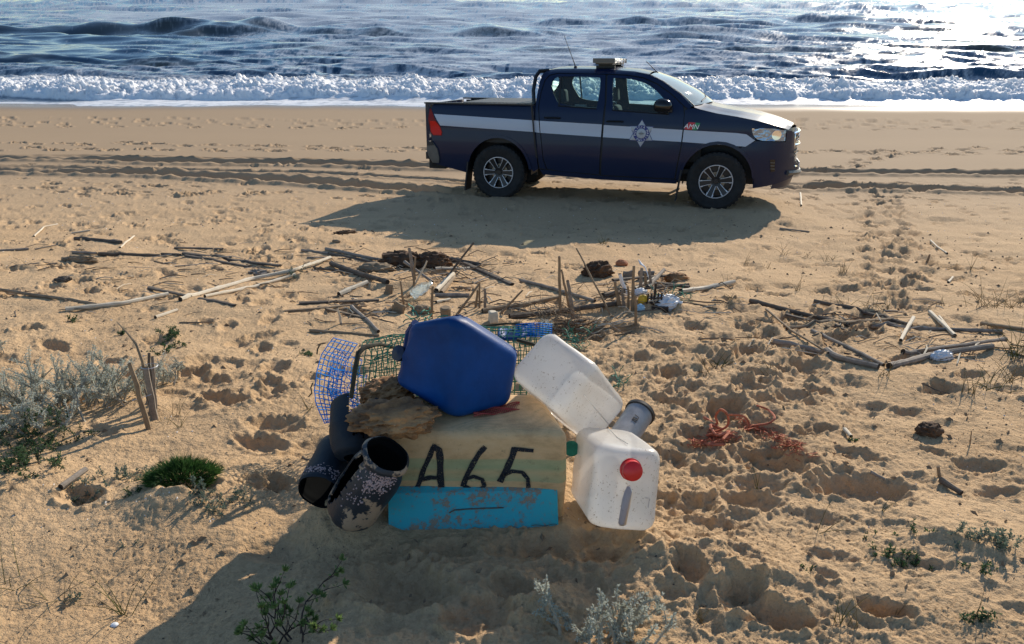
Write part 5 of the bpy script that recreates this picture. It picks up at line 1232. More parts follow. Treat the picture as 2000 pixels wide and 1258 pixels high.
CN = [
 ('dark weathered cane, topmost on the left beside a short white stick', [(147, 466), (237, 473)], .022, 'wood_dark'),
 ('short white stick touching the right end of the topmost left cane', [(235, 483), (262, 461)], .010, 'cane_pale'),
 ('bleached forked twig near the left edge, above the dark canes', [(67, 461), (86, 443), (112, 438)], .010, 'cane_pale'),
 ('sliver of pale wood right of the bleached forked twig', [(140, 455), (176, 450)], .009, 'cane_pale'),
 ('long dark cane with a knot, second row on the left', [(192, 496), (312, 499)], .018, 'wood_dark'),
 ('stubby dark cane above the twisted root on the left', [(141, 493), (189, 495)], .014, 'cane_grey'),
 ('short dark cane continuing the knotted one to the right', [(316, 496), (352, 498)], .014, 'wood_dark'),
 ('straight dark slat lying alone above the crossed planks on the left', [(342, 484), (435, 486)], .018, 'wood_dark'),
 ('broad dark plank, long and pointed, at the left of the driftwood field', [(358, 494), (450, 508), (547, 519)], .026, 'wood_dark'),
 ('dark plank half under the long pointed plank', [(362, 499), (486, 521)], .020, 'wood_dark'),
 ('thin grey branch meeting the pointed plank from the left', [(342, 520), (426, 514)], .010, 'cane_grey'),
 ('long pale bamboo cane running up towards the central driftwood pile', [(352, 585), (397, 572), (490, 545), (576, 527), (645, 503)], .019, 'cane_pale'),
 ('second pale cane lying along the lower side of the long bamboo', [(400, 579), (500, 559), (576, 536)], .014, 'cane_pale'),
 ('short hollow white cane below the lower end of the long bamboo', [(304, 619), (346, 605)], .014, 'cane_pale'),
 ('pale cane pointing right, crossing the end of the brown branch on the left', [(128, 604), (240, 592), (328, 574)], .017, 'cane_pale'),
 ('long brown branch coming in from the left edge', [(-40, 560), (60, 575), (186, 594)], .014, 'cane_brown'),
 ('dark slat running under the long bamboo, left half in view', [(291, 562), (371, 579)], .018, 'wood_dark'),
 ('dark slat end emerging right of the long bamboo', [(389, 582), (459, 597)], .016, 'wood_dark'),
 ('dark cane cut by the left edge of the picture, upper one', [(-20, 491), (56, 486)], .014, 'cane_grey'),
 ('thin curved twig between the left edge and the twisted root', [(67, 488), (109, 479)], .007, 'cane_grey'),
 ('fine straight twig leading to the twisted root', [(22, 525), (112, 514)], .006, 'cane_grey'),
 ('dark stick on bare sand left of the green cushion plant', [(118, 952), (168, 916, .03)], .012, 'cane_grey'),
 ('cane with a pale joint at the upper left of the central pile', [(590, 489), (642, 495)], .014, 'cane_grey'),
 ('long upper cane sloping right across the back of the central pile', [(636, 486), (767, 512)], .017, 'cane_grey'),
 ('cane lying just below the long upper cane of the central pile', [(642, 495), (745, 516)], .014, 'wood_dark'),
 ('short thin cane left of the joint of the long bamboo', [(600, 503), (642, 503)], .008, 'cane_grey'),
 ('thick dark cane sloping down to the pale upright slab', [(647, 515), (700, 534), (757, 551)], .024, 'wood_dark'),
 ('dark cane short of the thick one, left side of the central pile', [(614, 524), (680, 530)], .013, 'wood_dark'),
 ('stout white cane end, left of the pale upright slab', [(662, 575), (717, 551)], .022, 'cane_pale'),
 ('grey cane leaning through the brown clump to the crumpled bottle', [(790, 511, .12), (845, 551)], .013, 'cane_grey'),
 ('thick dark cane at the upper right of the central pile', [(847, 501), (937, 517)], .024, 'wood_dark'),
 ('thick dark plank sloping right, lowest right arm of the central pile', [(902, 512), (1000, 555)], .028, 'wood_dark'),
 ('pale horizontal cane right of the brown clump', [(850, 525), (917, 524)], .016, 'cane_pale'),
 ('split cane with a white tip right of the crumpled bottle', [(852, 568), (885, 534, .06)], .022, 'cane_pale'),
 ('brown half-cane lying along the white-tipped one', [(862, 572), (887, 541, .05)], .018, 'cane_brown'),
 ('cane segment half buried right of the crumpled bottle', [(850, 576), (917, 577)], .018, 'cane_grey'),
 ('short white cane piece under the half-buried segment', [(852, 590), (879, 584)], .012, 'cane_pale'),
 ('short brown chip right of the white-tipped cane', [(897, 561), (919, 565)], .012, 'cane_grey'),
 ('cane on the far side of the stump, crossing behind the three upright sticks', [(942, 607), (1020, 595), (1090, 580)], .019, 'cane_brown'),
 ('long dark cane from the sand spur to the row of upright pegs', [(995, 618), (1100, 607), (1212, 591)], .020, 'wood_dark'),
 ('flat dark plank, upper one of the pair left of the stump', [(584, 592), (740, 586)], .020, 'wood_dark'),
 ('long thin cane under the flat plank left of the stump', [(556, 607), (685, 596)], .013, 'cane_brown'),
 ('cane sloping right below the flat plank', [(622, 599), (715, 621)], .012, 'cane_brown'),
 ('grey cane pointing down to the blue jerrycan from the left', [(687, 598), (739, 647)], .014, 'cane_grey'),
 ('dark cane lying level above the wire trap', [(605, 646), (740, 655)], .010, 'cane_brown'),
 ('grey cane sloping right, left of the row of upright pegs', [(1017, 548), (1090, 566), (1162, 588)], .015, 'cane_grey'),
 ('dark level plank behind the row of upright pegs', [(1197, 547, .05), (1310, 537, .05)], .020, 'wood_dark'),
 ('thick grey cane leaning right out of the pegs', [(1265, 561), (1297, 527, .10)], .018, 'cane_grey'),
 ('pale thin cane leaning across the pegs', [(1240, 563), (1283, 540, .06)], .011, 'cane_pale'),
 ('dark cane under the brown mat, right of the pegs', [(1250, 564), (1345, 555)], .014, 'wood_dark'),
 ('dark board right of the pegs below the brown mat', [(1280, 552), (1347, 560)], .020, 'wood_dark'),
 ('thick pale bamboo with small roots, right of the central debris', [(1330, 569), (1380, 562), (1435, 550, .04)], .020, 'cane_pale'),
 ('thin long cane sloping right from the white bag', [(1300, 583), (1400, 603)], .008, 'cane_brown'),
 ('charred stub left of the row of upright pegs', [(1177, 577), (1225, 568)], .022, 'wood_dark'),
 ('thin pale cane on trampled sand above the grey canister', [(1150, 645), (1237, 636)], .006, 'cane_brown'),
 ('longest dark cane of the right-hand driftwood, first from the left', [(1465, 587), (1560, 611), (1658, 635)], .017, 'wood_dark'),
 ('long dark cane sloping right, upper right of that driftwood', [(1590, 588), (1690, 611), (1780, 635)], .016, 'wood_dark'),
 ('thin bent twig crossing the right-hand driftwood', [(1496, 605), (1545, 645), (1618, 689)], .008, 'cane_brown'),
 ('dark slat in the middle of the right-hand driftwood', [(1536, 614), (1672, 649)], .014, 'wood_dark'),
 ('level brown cane crossing the middle of the right-hand driftwood', [(1536, 642), (1650, 630), (1744, 624)], .014, 'cane_brown'),
 ('long level cane reaching the right edge grasses', [(1701, 638), (1957, 648)], .015, 'cane_grey'),
 ('straight thin cane sloping to the centre of the right-hand driftwood', [(1586, 646), (1660, 680), (1726, 712)], .012, 'cane_grey'),
 ('thick curved grey branch, lowest of the right-hand driftwood', [(1510, 669), (1593, 684), (1650, 702), (1716, 716)], .020, 'cane_grey'),
 ('thick grey pole under the white lump on the right', [(1737, 715), (1816, 694), (1939, 676)], .020, 'cane_grey'),
 ('dark pole parallel to and above the grey one on the right', [(1762, 692), (1964, 662)], .017, 'cane_grey'),
 ('dark cane cut by the right edge of the picture', [(1917, 632), (2030, 648)], .014, 'cane_brown'),
 ('sharp white cane splinter on the right, longer of the close pair', [(1816, 609), (1865, 655)], .014, 'cane_pale'),
 ('small white splinter lying against the longer one on the right', [(1834, 618), (1857, 646)], .009, 'cane_pale'),
 ('white bone-like stick standing askew above the grey pole', [(1784, 620, .04), (1759, 664)], .013, 'cane_pale'),
 ('thin white cane with a knob, alone on the upper right sand', [(1818, 470), (1830, 482), (1850, 495)], .011, 'cane_pale'),
 ('thin dark cane right of the truck shadow', [(1523, 446), (1581, 453)], .010, 'cane_grey'),
 ('white stick lying just in front of the truck nose', [(1563, 377), (1565, 401)], .016, 'cane_pale'),
 ('tiny white stick at the upper right, above the dry grass', [(1852, 551), (1861, 541, .02)], .010, 'cane_pale'),
 ('small pale chip on the sand right of the orange rope', [(1649, 838), (1662, 852, .02)], .009, 'cane_pale'),
 ('dark splinter above the large hollow at the lower right', [(1700, 922), (1728, 936)], .007, 'cane_grey'),
 ('brown stub standing in the sand at the lower right', [(1835, 932, .0), (1832, 912, .04)], .008, 'cane_brown'),
 ('dark chip of bark at the lower right, beside the brown stub', [(1838, 938), (1878, 963)], .013, 'wood_dark'),
 ('thin dark twig left of the left pots', [(590, 896), (620, 910)], .005, 'wood_dark'),
]
for lb_, pts, r, mt_ in CN:
    cane(lb_, pts, r, mt_, flat=(.55 if ('plank' in lb_ or 'slat' in lb_ or 'board' in lb_) else 1.0), nodes=('cane' in lb_ or 'bamboo' in lb_), cat=('plank' if ('plank' in lb_ or 'slat' in lb_ or 'board' in lb_) else 'branch' if 'branch' in lb_ or 'twig' in lb_ else 'cane'), name=('plank' if ('plank' in lb_ or 'slat' in lb_ or 'board' in lb_) else 'branch' if 'branch' in lb_ or 'twig' in lb_ else 'cane'), bend=.010 if 'branch' in lb_ or 'twig' in lb_ else .004)
ST = [
 ('front stick of the left stake bundle, leaning left', (290, 838), (254, 710), .0125, 'cane_brown', .02), ('thickest stake of the left bundle, in its middle', (303, 817), (284, 718), .0155, 'cane_grey', .0),
 ('tall dark stake at the back of the left bundle', (299, 790), (290, 690), .0085, 'wood_dark', 0), ('right-hand stake of the left bundle', (304, 800), (298, 697), .009, 'cane_grey', 0), ('thin pale stake inside the left bundle', (297, 815), (283, 760), .006, 'cane_grey', 0),
 ('upright cane standing in the brown clump', (810, 545), (799, 485), .017, 'cane_grey', 0), ('thin upright stick behind the crumpled bottle', (808, 558), (811, 503), .010, 'cane_brown', 0),
 ('pale stick leaning right over the crumpled bottle', (812, 553), (835, 509), .009, 'cane_pale', 0), ('tall dark curved stick, right of the brown clump', (868, 548), (925, 474), .011, 'wood_dark', .1),
 ('thin upright stick left of the crumpled bottle', (789, 600), (782, 550), .009, 'cane_brown', 0), ('upright brown stick just left of the stump', (842, 618), (845, 560), .011, 'cane_brown', 0),
 ('stick leaning right towards the three small pegs', (892, 615), (936, 555), .010, 'cane_brown', .1), ('left one of the three small pegs right of the stump', (929, 601), (933, 567), .010, 'cane_brown', 0),
 ('tallest of the three small pegs right of the stump', (936, 602), (937, 553), .008, 'cane_brown', 0), ('grey peg, right one of the three by the stump', (948, 603), (947, 564), .012, 'cane_grey', 0),
 ('forked branch rising right above the sand spur', (978, 612), (1021, 567), .009, 'cane_brown', .05), ('tall dark stake left of the long leaning stick', (1094, 616), (1092, 501), .012, 'cane_brown', 0),
 ('thinner stake crossing the tall dark one', (1111, 600), (1097, 527), .010, 'cane_brown', 0), ('stout broken stake left of the long leaning stick', (1120, 621), (1109, 548), .015, 'cane_grey', 0),
 ('longest leaning stick, pointing up left from the sand', (1195, 620), (1126, 485), .008, 'cane_brown', .25), ('thick cut peg at the left of the row', (1211, 600), (1200, 550), .015, 'cane_brown', 0),
 ('white plastic tube leaning in the row of pegs', (1224, 578), (1210, 535), .018, 'white_bag', 0), ('tallest peg of the row, right of the white tube', (1235, 606), (1238, 520), .013, 'cane_brown', 0),
 ('foremost peg standing apart with a long shadow', (1242, 636), (1241, 577), .011, 'cane_brown', 0), ('short peg right behind the thick cut one', (1218, 600), (1215, 563), .012, 'cane_grey', 0),
 ('short peg between white tube and tallest peg', (1227, 602), (1227, 560), .010, 'cane_brown', 0), ('grey flat peg behind the row, left', (1250, 566), (1253, 524), .016, 'cane_grey', 0), ('brown flat peg behind the row, middle', (1262, 562), (1260, 534), .014, 'cane_brown', 0),
 ('grey flat peg behind the row, right', (1272, 560), (1268, 525), .013, 'cane_grey', 0), ('short pale stump peg below the flat plank', (667, 632), (659, 602), .009, 'cane_pale', 0), ('small leaning post on the upper right sand', (1811, 511), (1816, 497), .012, 'cane_brown', 0),
 ('tiny stalk at the right edge of the lower sand', (1895, 868), (1897, 842), .003, 'cane_brown', 0)]
for lb_, b, t_, r, mt_, ln_ in ST: stick(lb_, b, t_, r, mt_, lean=ln_, nodes='cane' in lb_)
# fine reeds and broken straws of the drift line, too many to count
mb = MB(); rg = random.Random(77)
for (cx_, cy_, sx_, sy_, n_, up_) in ((760, 525, 90, 16, 90, .05), (900, 530, 80, 20, 60, .04), (700, 600, 80, 18, 60, .02), (1000, 600, 90, 14, 50, .03), (1250, 575, 70, 20, 90, .06), (1640, 640, 130, 26, 110, .02), (1850, 680, 90, 22, 50, .02), (440, 520, 120, 26, 60, .01), (180, 560, 120, 40, 40, .01), (1110, 640, 50, 14, 60, .03)):
    for _ in range(n_):
        a_, b_ = cx_ + rg.gauss(0, sx_), cy_ + rg.gauss(0, sy_)
        if b_ < 440 or (620 < b_ and 780 < a_ < 1060): continue
        p_ = G(a_, b_, rg.random() * up_ * .4 + .003); an = rg.gauss(.15, .6); L_ = rg.uniform(.04, .28); d_ = Vector((math.cos(an), math.sin(an), 0)); q_ = p_ + d_ * L_ * .5; q_.z = max(q_.z, gh(q_.x, q_.y) + .003) + rg.random() ** 3 * up_; e_ = p_ + d_ * L_ + Vector((0, rg.gauss(0, .02), 0)); e_.z = gh(e_.x, e_.y) + .003 + rg.random() ** 2 * up_
        mb.cur = rg.choice((0, 0, 1, 2)); r_ = rg.uniform(.0018, .0055); mb.tube([p_, q_, e_], [r_, r_, r_ * .6], 4)
tag(mb.build('reed_litter', [M['cane_brown'], M['cane_pale'], M['wood_dark']]), 'fine broken reeds and straws strewn along the drift line', kind='stuff')
# curved twig above the left bundle, wire round it
q = MB(); B = G(302, 815); P_ = [B + Vector((0, 0, .08)), at(283, 730, B.y), at(278, 705, B.y), at(266, 672, B.y + .03), at(250, 652, B.y + .08), at(230, 630, B.y + .15)]
q.tube(P_, [.008, .008, .007, .006, .0045, .003], 6); tag(q.build('branch', M['cane_brown'], origin=B), 'thin curved branch rising left out of the left stake bundle', 'branch')
q = MB(); c_ = at(292, 765, B.y); q.lathe([(.034, -.0015), (.036, 0), (.034, .0015)], at(288, 715, B.y) + Vector((.01, 0, 0)), (0, .1, 1), 20)
q.tube([at(258, 782, B.y - .04), at(275, 778, B.y - .05), at(296, 770, B.y - .04)], .0015, 4); tag(q.build('wire', M['alloy'], origin=c_), 'thin wire wound round the left stake bundle', 'wire')
# stump, slabs, clumps
q = MB(); c_ = G(871, 622); q.lathe([(.0, .085), (.030, .086), (.038, .078), (.036, .0), (.038, -.03)], c_, (0, 0, 1), 18); tag(q.build('stump', M['stone'], origin=c_), 'short round stump standing just above the blue jerrycan', 'stump')
def slab(label, px_, py_, w_, h_, th, mat='stone', rz=0, ry=0, cat='slab', name='slab'):
    c = G(px_, py_); e = Euler((R_(-8), ry, rz)).to_matrix()
    bm = rounded([c + e @ Vector((a * w_ / 2 * (.8 if z_ else 1), b * th / 2, z_ * h_ - .02)) for a in (-1, 1) for b in (-1, 1) for z_ in (0, 1)], .008, 2, 3, .012, int(px_), 20)
    return tag(bm_obj(bm, name, M[mat], origin=c), label, cat)
slab('pale upright slab left of the crumpled bottle', 759, 574, .075, .10, .02, 'stone', .1, .15); slab('pale slab casting a broad shadow in front of the first one', 776, 610, .10, .09, .02, 'stone', -.3, .3)
slab('pale cut block on the sand right of the three pegs', 963, 625, .07, .08, .05, 'cane_pale', .3); slab('grey slab standing behind the row of pegs, left', 1226, 542, .10, .08, .02, 'cane_grey', .1); slab('grey slab standing behind the row of pegs, right', 1262, 545, .16, .09, .02, 'cane_grey', -.1)
BL = [('twisted root lump on the left sand', 'driftwood_lump', (155, 512), (.13, .04, .035), 'stone', 'root', .8, 2.5), ('large brown sponge clump in the central pile, left part', 'sponge_clump', (790, 520), (.20, .10, .08), 'rust_clump', 'sponge', .7, 3.2),
 ('brown sponge clump in the central pile, right part', 'sponge_clump', (848, 521), (.14, .08, .08), 'rust_clump', 'sponge', .7, 3), ('low rounded clump left of the crumpled bottle', 'sponge_clump', (735, 531), (.14, .07, .05), 'stone', 'sponge', .6, 3),
 ('dark charred clump with the long stick crossing it', 'sponge_clump', (1166, 538), (.10, .07, .075), 'rust_clump', 'root', .9, 3), ('orange-brown stone above the row of pegs', 'stone', (1214, 518), (.055, .04, .035), 'terracotta', 'stone', .3, 2),
 ('brown fibrous mat right of the pegs', 'sponge_clump', (1321, 549), (.09, .05, .045), 'bark', 'mat', .5, 4), ('brown rounded stone left of the stump', 'stone', (825, 610), (.07, .04, .035), 'stone', 'stone', .5, 2.5),
 ('white crumpled plastic lump on the grey pole at the right', 'plastic_lump', (1838, 702), (.055, .03, .035), 'white_bag', 'plastic', .6, 3), ('dark square charred block on the right sand', 'charred_block', (1813, 846), (.048, .035, .030), 'rust_clump', 'block', .6, 2.5),
 ('white crumpled bag beside the black crate piece', 'plastic_lump', (1300, 598), (.085, .05, .05), 'white_bag', 'bag', .7, 3), ('yellow plastic scrap left of the black crate piece', 'plastic_lump', (1255, 590), (.032, .02, .035), 'yellow_label', 'plastic', .4, 2),
 ('white crumpled wrapper above the yellow scrap', 'plastic_lump', (1250, 577), (.05, .03, .035), 'white_bag', 'plastic', .6, 3), ('pale blue scrap on the sand below the yellow one', 'plastic_lump', (1250, 607), (.03, .02, .03), 'pale_blue', 'plastic', .5, 3),
 ('dark root lump at the edge of the truck shadow', 'driftwood_lump', (675, 457), (.10, .04, .025), 'rust_clump', 'root', .8, 3), ('small pale shell-like lump under the truck shadow edge', 'stone', (657, 473), (.045, .02, .018), 'stone', 'stone', .3, 2),
 ('small dark clump of weed on the left sand below the root', 'driftwood_lump', (124, 548), (.05, .03, .02), 'wood_dark', 'weed', .8, 3), ('tiny white shell on the sand at the lower left', 'shell', (224, 1222), (.010, .008, .005), 'white_bag', 'shell', .3, 2),
 ('white twig end in the sand right of the heap', 'shell', (1258, 738), (.006, .004, .003), 'white_bag', 'shell', .3, 2), ('pale lump with a twist of weed on the bamboo cane', 'driftwood_lump', (505, 538), (.07, .04, .03), 'cane_grey', 'weed', .9, 3)]
for k, (lb_, nm, (px_, py_), s_, mt_, ct, amp, fr) in enumerate(BL):
    c = G(px_, py_); c.z += s_[2] * .5; blob(nm, c, s_, mt_, lb_, ct, amp, fr, 30 + k, (0, 0, crng.uniform(-.3, .3)), 4)
# black crate fragment, feather, green twine, small cord
q = MB(); c_ = G(1278, 602); e = Euler((0, 0, .15)).to_matrix()
for k in range(5): q.box(c_ + e @ Vector((-.05 + .025 * k, .01, .055)), (.010, .012, .12), e)
for k in range(3): q.box(c_ + e @ Vector((.0, .0, .01 + .035 * k)), (.17 - .03 * k, .014, .010), e)
q.box(c_ + e @ Vector((.03, -.02, -.0)), (.12, .05, .04), e); q.box(c_ + e @ Vector((.0, .015, .09)), (.014, .014, .20), e)
tag(q.build('crate_piece', M['black_crate'], origin=c_, smooth=False), 'broken black plastic crate piece between the yellow scrap and the white bag', 'crate piece')
q = MB(); f0 = G(1268, 545, .05); f1 = at(1247, 507, f0.y + .1); q.tube([f0, f0.lerp(f1, .5) + Vector((.01, 0, .02)), f0.lerp(f1, .8), f1], [.004, .006, .014, .004], 5, flat=.3); tag(q.build('feather', M['white_bag'], origin=f0), 'white feather sticking up behind the row of pegs', 'feather')
tangle('twine_tangle', G(1312, 583, .01), (.05, .02, .015), 22, .003, 'green_rope', 'teal twine lying just right of the white bag', 'twine', 12, ln=.14)
q = MB(); q.tube([G(948, 640, .03), G(975, 634, .04), G(1010, 631, .02), G(1040, 640, .01)], .005, 5); tag(q.build('cord', M['algae_bar'], origin=G(948, 640)), 'dark cord arching over the sand above the blue plastic sheet', 'cord')

# ------------------------------------------------------------------ plants
simple('silver_leaf', (.34, .37, .31), .8, 0, 25, col2=(.60, .62, .54)); simple('silver_stem', (.38, .33, .25), .9, .3, 20)
simple('green_needle', (.025, .070, .018), .55, 0, 30, col2=(.06, .13, .03)); simple('green_leaf', (.03, .075, .03), .6, 0, 20, col2=(.08, .14, .06)); simple('grey_green_leaf', (.08, .12, .09), .75, 0, 20, col2=(.20, .25, .19))
simple('bright_leaf', (.09, .16, .05), .5, 0, 20, col2=(.22, .30, .10)); simple('dark_stem', (.035, .022, .018), .8, .4, 20); simple('dry_grass', (.22, .17, .08), .8, 0, 15, col2=(.36, .29, .16)); simple('fresh_blade', (.07, .10, .02), .7, 0, 12, col2=(.20, .18, .06))
for n_ in ('silver_leaf', 'bright_leaf', 'green_leaf', 'grey_green_leaf', 'green_needle', 'fresh_blade', 'dry_grass'):
    t = M[n_].node_tree; p = t.nodes['Principled BSDF']; p.inputs['Specular IOR Level'].default_value = .3
    tr = N(t, 'ShaderNodeBsdfTranslucent'); t.links.new(p.inputs['Base Color'].links[0].from_socket, tr.inputs[0]); mx_ = N(t, 'ShaderNodeMixShader'); mx_.inputs[0].default_value = .4
    t.links.new(p.outputs[0], mx_.inputs[1]); t.links.new(tr.outputs[0], mx_.inputs[2]); t.links.new(mx_.outputs[0], t.nodes['Material Output'].inputs[0])
def leaf(mb, p_, d, L, w_, rg, fold=.25):
    d = d.normalized(); u = d.cross(Vector((rg.uniform(-1, 1), rg.uniform(-1, 1), rg.uniform(-1, 1)))).normalized(); n_ = d.cross(u)
    m_ = p_ + d * L * .5; mb.add([p_, m_ + u * w_ * .5 + n_ * w_ * fold, p_ + d * L, m_ - u * w_ * .5 + n_ * w_ * fold], [(0, 1, 2), (0, 2, 3)])
def bend_stem(p_, d, L, rg, n=6, curl=.25, up=.0):
    pts = [Vector(p_)]; d = d.normalized()
    for k in range(n):
        d = (d + Vector((rg.gauss(0, curl), rg.gauss(0, curl), rg.gauss(0, curl * .6) + up))).normalized(); pts.append(pts[-1] + d * L / n)
    return pts
def bush(name, px_, py_, label, cat, nst, L, leafmat, stemmat, seed, spread=(.1, .08), lean=(0, 0), leafL=.009, dens_=16, r=.004, branch=3, group=None, upd=.9, curl=.2, tipn=0, start=.25):
    rg = random.Random(seed); c = G(px_, py_); root = empty(name, c, label, cat, group); sm = MB(); lf = MB()
    def put(pts, rad, L_):
        sm.tube(pts, [rad * (1 - .6 * i / (len(pts) - 1)) for i in range(len(pts))], 4, cap=False)
    def leaves(pts, dn, s0=start):
        n = len(pts) - 1
        for _ in range(dn):
            t_ = rg.uniform(s0, 1) * n; i = min(int(t_), n - 1); p_ = pts[i].lerp(pts[i + 1], t_ - i); ax_ = (pts[i + 1] - pts[i]).normalized()
            d = (ax_ * rg.uniform(.2, 1.0) + Vector((rg.uniform(-1, 1), rg.uniform(-1, 1), rg.uniform(-1, 1)))).normalized(); leaf(lf, p_ + d * rad_ * .5, d, leafL * rg.uniform(.6, 1.3), leafL * .5, rg)
    for s_ in range(nst):
        b = c + Vector((rg.gauss(0, spread[0]), rg.gauss(0, spread[1]), 0)); b.z = gh(b.x, b.y) - .01; rad_ = r
        d = Vector((rg.gauss(lean[0], .45), rg.gauss(lean[1], .35), upd)); pts = bend_stem(b, d, L * rg.uniform(.6, 1.1), rg, 6, curl); put(pts, r, L); leaves(pts, int(dens_ * L / .1))
        for k in range(branch):
            i = rg.randint(1, 5); d2 = ((pts[min(i + 1, 6)] - pts[i]).normalized() + Vector((rg.uniform(-1, 1), rg.uniform(-1, 1), rg.uniform(0, .7))) * .8); bp_ = bend_stem(pts[i], d2, L * rg.uniform(.2, .5), rg, 4, curl); put(bp_, r * .6, L); leaves(bp_, int(dens_ * L / .1 * .5))
            if tipn:
                for _ in range(tipn): leaf(lf, bp_[-1], (bp_[-1] - bp_[-2]).normalized() + Vector((rg.uniform(-1, 1), rg.uniform(-1, 1), rg.uniform(-.3, 1))), leafL * 1.5, leafL * .45, rg)
        if tipn:
            for _ in range(tipn): leaf(lf, pts[-1], (pts[-1] - pts[-2]).normalized() + Vector((rg.uniform(-1, 1), rg.uniform(-1, 1), rg.uniform(-.3, 1))), leafL * 1.5, leafL * .45, rg)
    for mb, nm, mt_ in ((sm, 'stems', stemmat), (lf, 'leaves', leafmat)):
        o = mb.build(nm, M[mt_]); fix(o, c); o.parent = root; o.location = (0, 0, 0); o['kind'] = 'stuff'
    return root
SB = [(30, 790, 'low silver-leaved shrub cut by the left edge of the picture', 12, .20, (.10, .05), (-.2, 0)), (110, 800, 'silver-leaved shrub, tallest, with thick upright woolly stems on the left', 20, .30, (.12, .05), (.1, .1)),
      (185, 795, 'silver-leaved shrub directly left of the stake bundle', 22, .27, (.10, .05), (.25, .0)), (60, 850, 'silver-leaved shrub lowest on the left, above the green creeper', 14, .19, (.12, .05), (.1, 0)),
      (235, 775, 'thin silver-leaved shrub touching the stake bundle from behind', 12, .20, (.07, .05), (.3, .1)), (322, 745, 'small silver-leaved shrub right behind the stake bundle', 10, .13, (.04, .04), (.2, 0))]
for k, (a, b, lb_, n_, L_, sp_, ln_) in enumerate(SB): bush('silver_shrub', a, b, lb_, 'shrub', n_, L_, 'silver_leaf', 'silver_stem', 60 + k, sp_, ln_, .011, 30, .0056, 4, 'silver-leaved shrubs at the left', .9, .16)
bush('silver_shrub', 2, 690, 'faint silver-leaved sprig at the left edge above the other shrubs', 'shrub', 6, .12, 'silver_leaf', 'silver_stem', 70, (.03, .02), (0, 0), .010, 24, .003, 3)
bush('silver_shrub', 1140, 1250, 'silver-leaved shrub at the bottom, its stems reaching right below the turquoise board', 'shrub', 11, .17, 'silver_leaf', 'silver_stem', 81, (.06, .03), (.25, .1), .010, 44, .0050, 3)
bush('silver_shrub', 1215, 1262, 'silver-leaved shrub at the bottom, right of the other one', 'shrub', 10, .14, 'silver_leaf', 'silver_stem', 82, (.05, .02), (.35, .1), .010, 44, .0050, 3)
bush('succulent_shrub', 562, 1258, 'dark-stemmed small shrub with bright green leaf tips at the bottom edge', 'shrub', 8, .20, 'bright_leaf', 'dark_stem', 90, (.025, .015), (.0, .3), .014, 3, .0032, 5, None, .9, .3, 18, .6)
for k, (a, b, lb_, n_, L_, sp_, mt_) in enumerate([(20, 845, 'dark green creeper at the left edge, upper mass', 34, .13, (.13, .06), 'green_leaf'), (30, 915, 'dark green creeper at the left edge, lower mass', 30, .12, (.10, .05), 'green_leaf'), (105, 870, 'green creeper runner ending above the dark stick', 12, .10, (.08, .02), 'green_leaf'),
      (225, 935, 'grey-green tuft left of the green cushion plant', 12, .07, (.045, .025), 'grey_green_leaf'), (275, 935, 'grey-green sprigs touching the left side of the green cushion', 9, .065, (.025, .02), 'grey_green_leaf'), (170, 972, 'low grey-green sprigs under the dark stick', 9, .05, (.045, .015), 'grey_green_leaf'),
      (400, 968, 'grey-green sprigs below the right end of the green cushion', 10, .07, (.04, .03), 'grey_green_leaf'), (450, 972, 'grey-green runner reaching right towards the pots', 9, .06, (.045, .015), 'grey_green_leaf'), (405, 1000, 'grey-green sprigs in shade below the cushion mound', 7, .05, (.03, .015), 'grey_green_leaf'), (255, 965, 'dark green sprigs on the mound edge left of the cushion', 8, .045, (.05, .012), 'green_leaf'),
      (330, 662, 'small green plant with fleshy leaves above the stake bundle', 12, .10, (.05, .03), 'green_leaf'), (352, 676, 'tiny green plant right of the fleshy one', 6, .05, (.02, .015), 'green_leaf'), (323, 690, 'dark green tuft below the fleshy plant', 6, .06, (.01, .01), 'green_leaf'), (235, 655, 'tiny green sprig left of the curved branch', 4, .06, (.008, .01), 'green_leaf'),
      (143, 628, 'tiny green sprig under the pale crossing cane', 5, .06, (.02, .01), 'green_leaf'), (600, 692, 'small green sprig left of the blue mesh', 5, .06, (.02, .015), 'green_leaf'), (575, 540, 'dry sprig caught on the long bamboo cane', 6, .10, (.03, .02), 'grey_green_leaf'),
      (1740, 1085, 'small dark plant in the middle of the lower right sand', 10, .045, (.03, .015), 'green_leaf'), (1790, 1105, 'dark creeping sprigs right of the small dark plant', 10, .04, (.05, .012), 'green_leaf'), (1775, 1035, 'green sprig at the upper left of the lower right plants', 4, .04, (.02, .01), 'green_leaf'),
      (1900, 1050, 'grey-green plant near the lower right edge, left one', 9, .06, (.03, .015), 'grey_green_leaf'), (1945, 1060, 'grey-green plant near the lower right edge, largest', 14, .075, (.04, .02), 'grey_green_leaf'), (1910, 1110, 'dark sprig hanging below the grey-green plants', 5, .05, (.015, .01), 'green_leaf'),
      (1910, 1215, 'small dark plant at the bottom right with a long stalk', 8, .045, (.018, .01), 'green_leaf'), (1690, 1050, 'pair of tiny sprigs left of the lower right plants', 4, .03, (.02, .008), 'green_leaf'), (145, 1168, 'tiny grey-green rosette at the lower left', 5, .03, (.006, .005), 'grey_green_leaf'), (255, 1068, 'tiny sprig on the bright sand above the shadow edge', 4, .03, (.01, .006), 'grey_green_leaf'),
      (1568, 1110, 'dark sprig at the foot of the crossed stalk', 4, .03, (.02, .008), 'green_leaf'), (1665, 860, 'dark creeping twig right of the pale chip', 5, .035, (.02, .01), 'green_leaf')]):
    bush('ground_plant', a, b, lb_, 'plant', n_, L_, mt_, 'dark_stem' if mt_ == 'green_leaf' else 'silver_stem', 100 + k, sp_, (0, 0), .011 if b > 800 else .014, 26, .0018, 2, None, .55, .3)
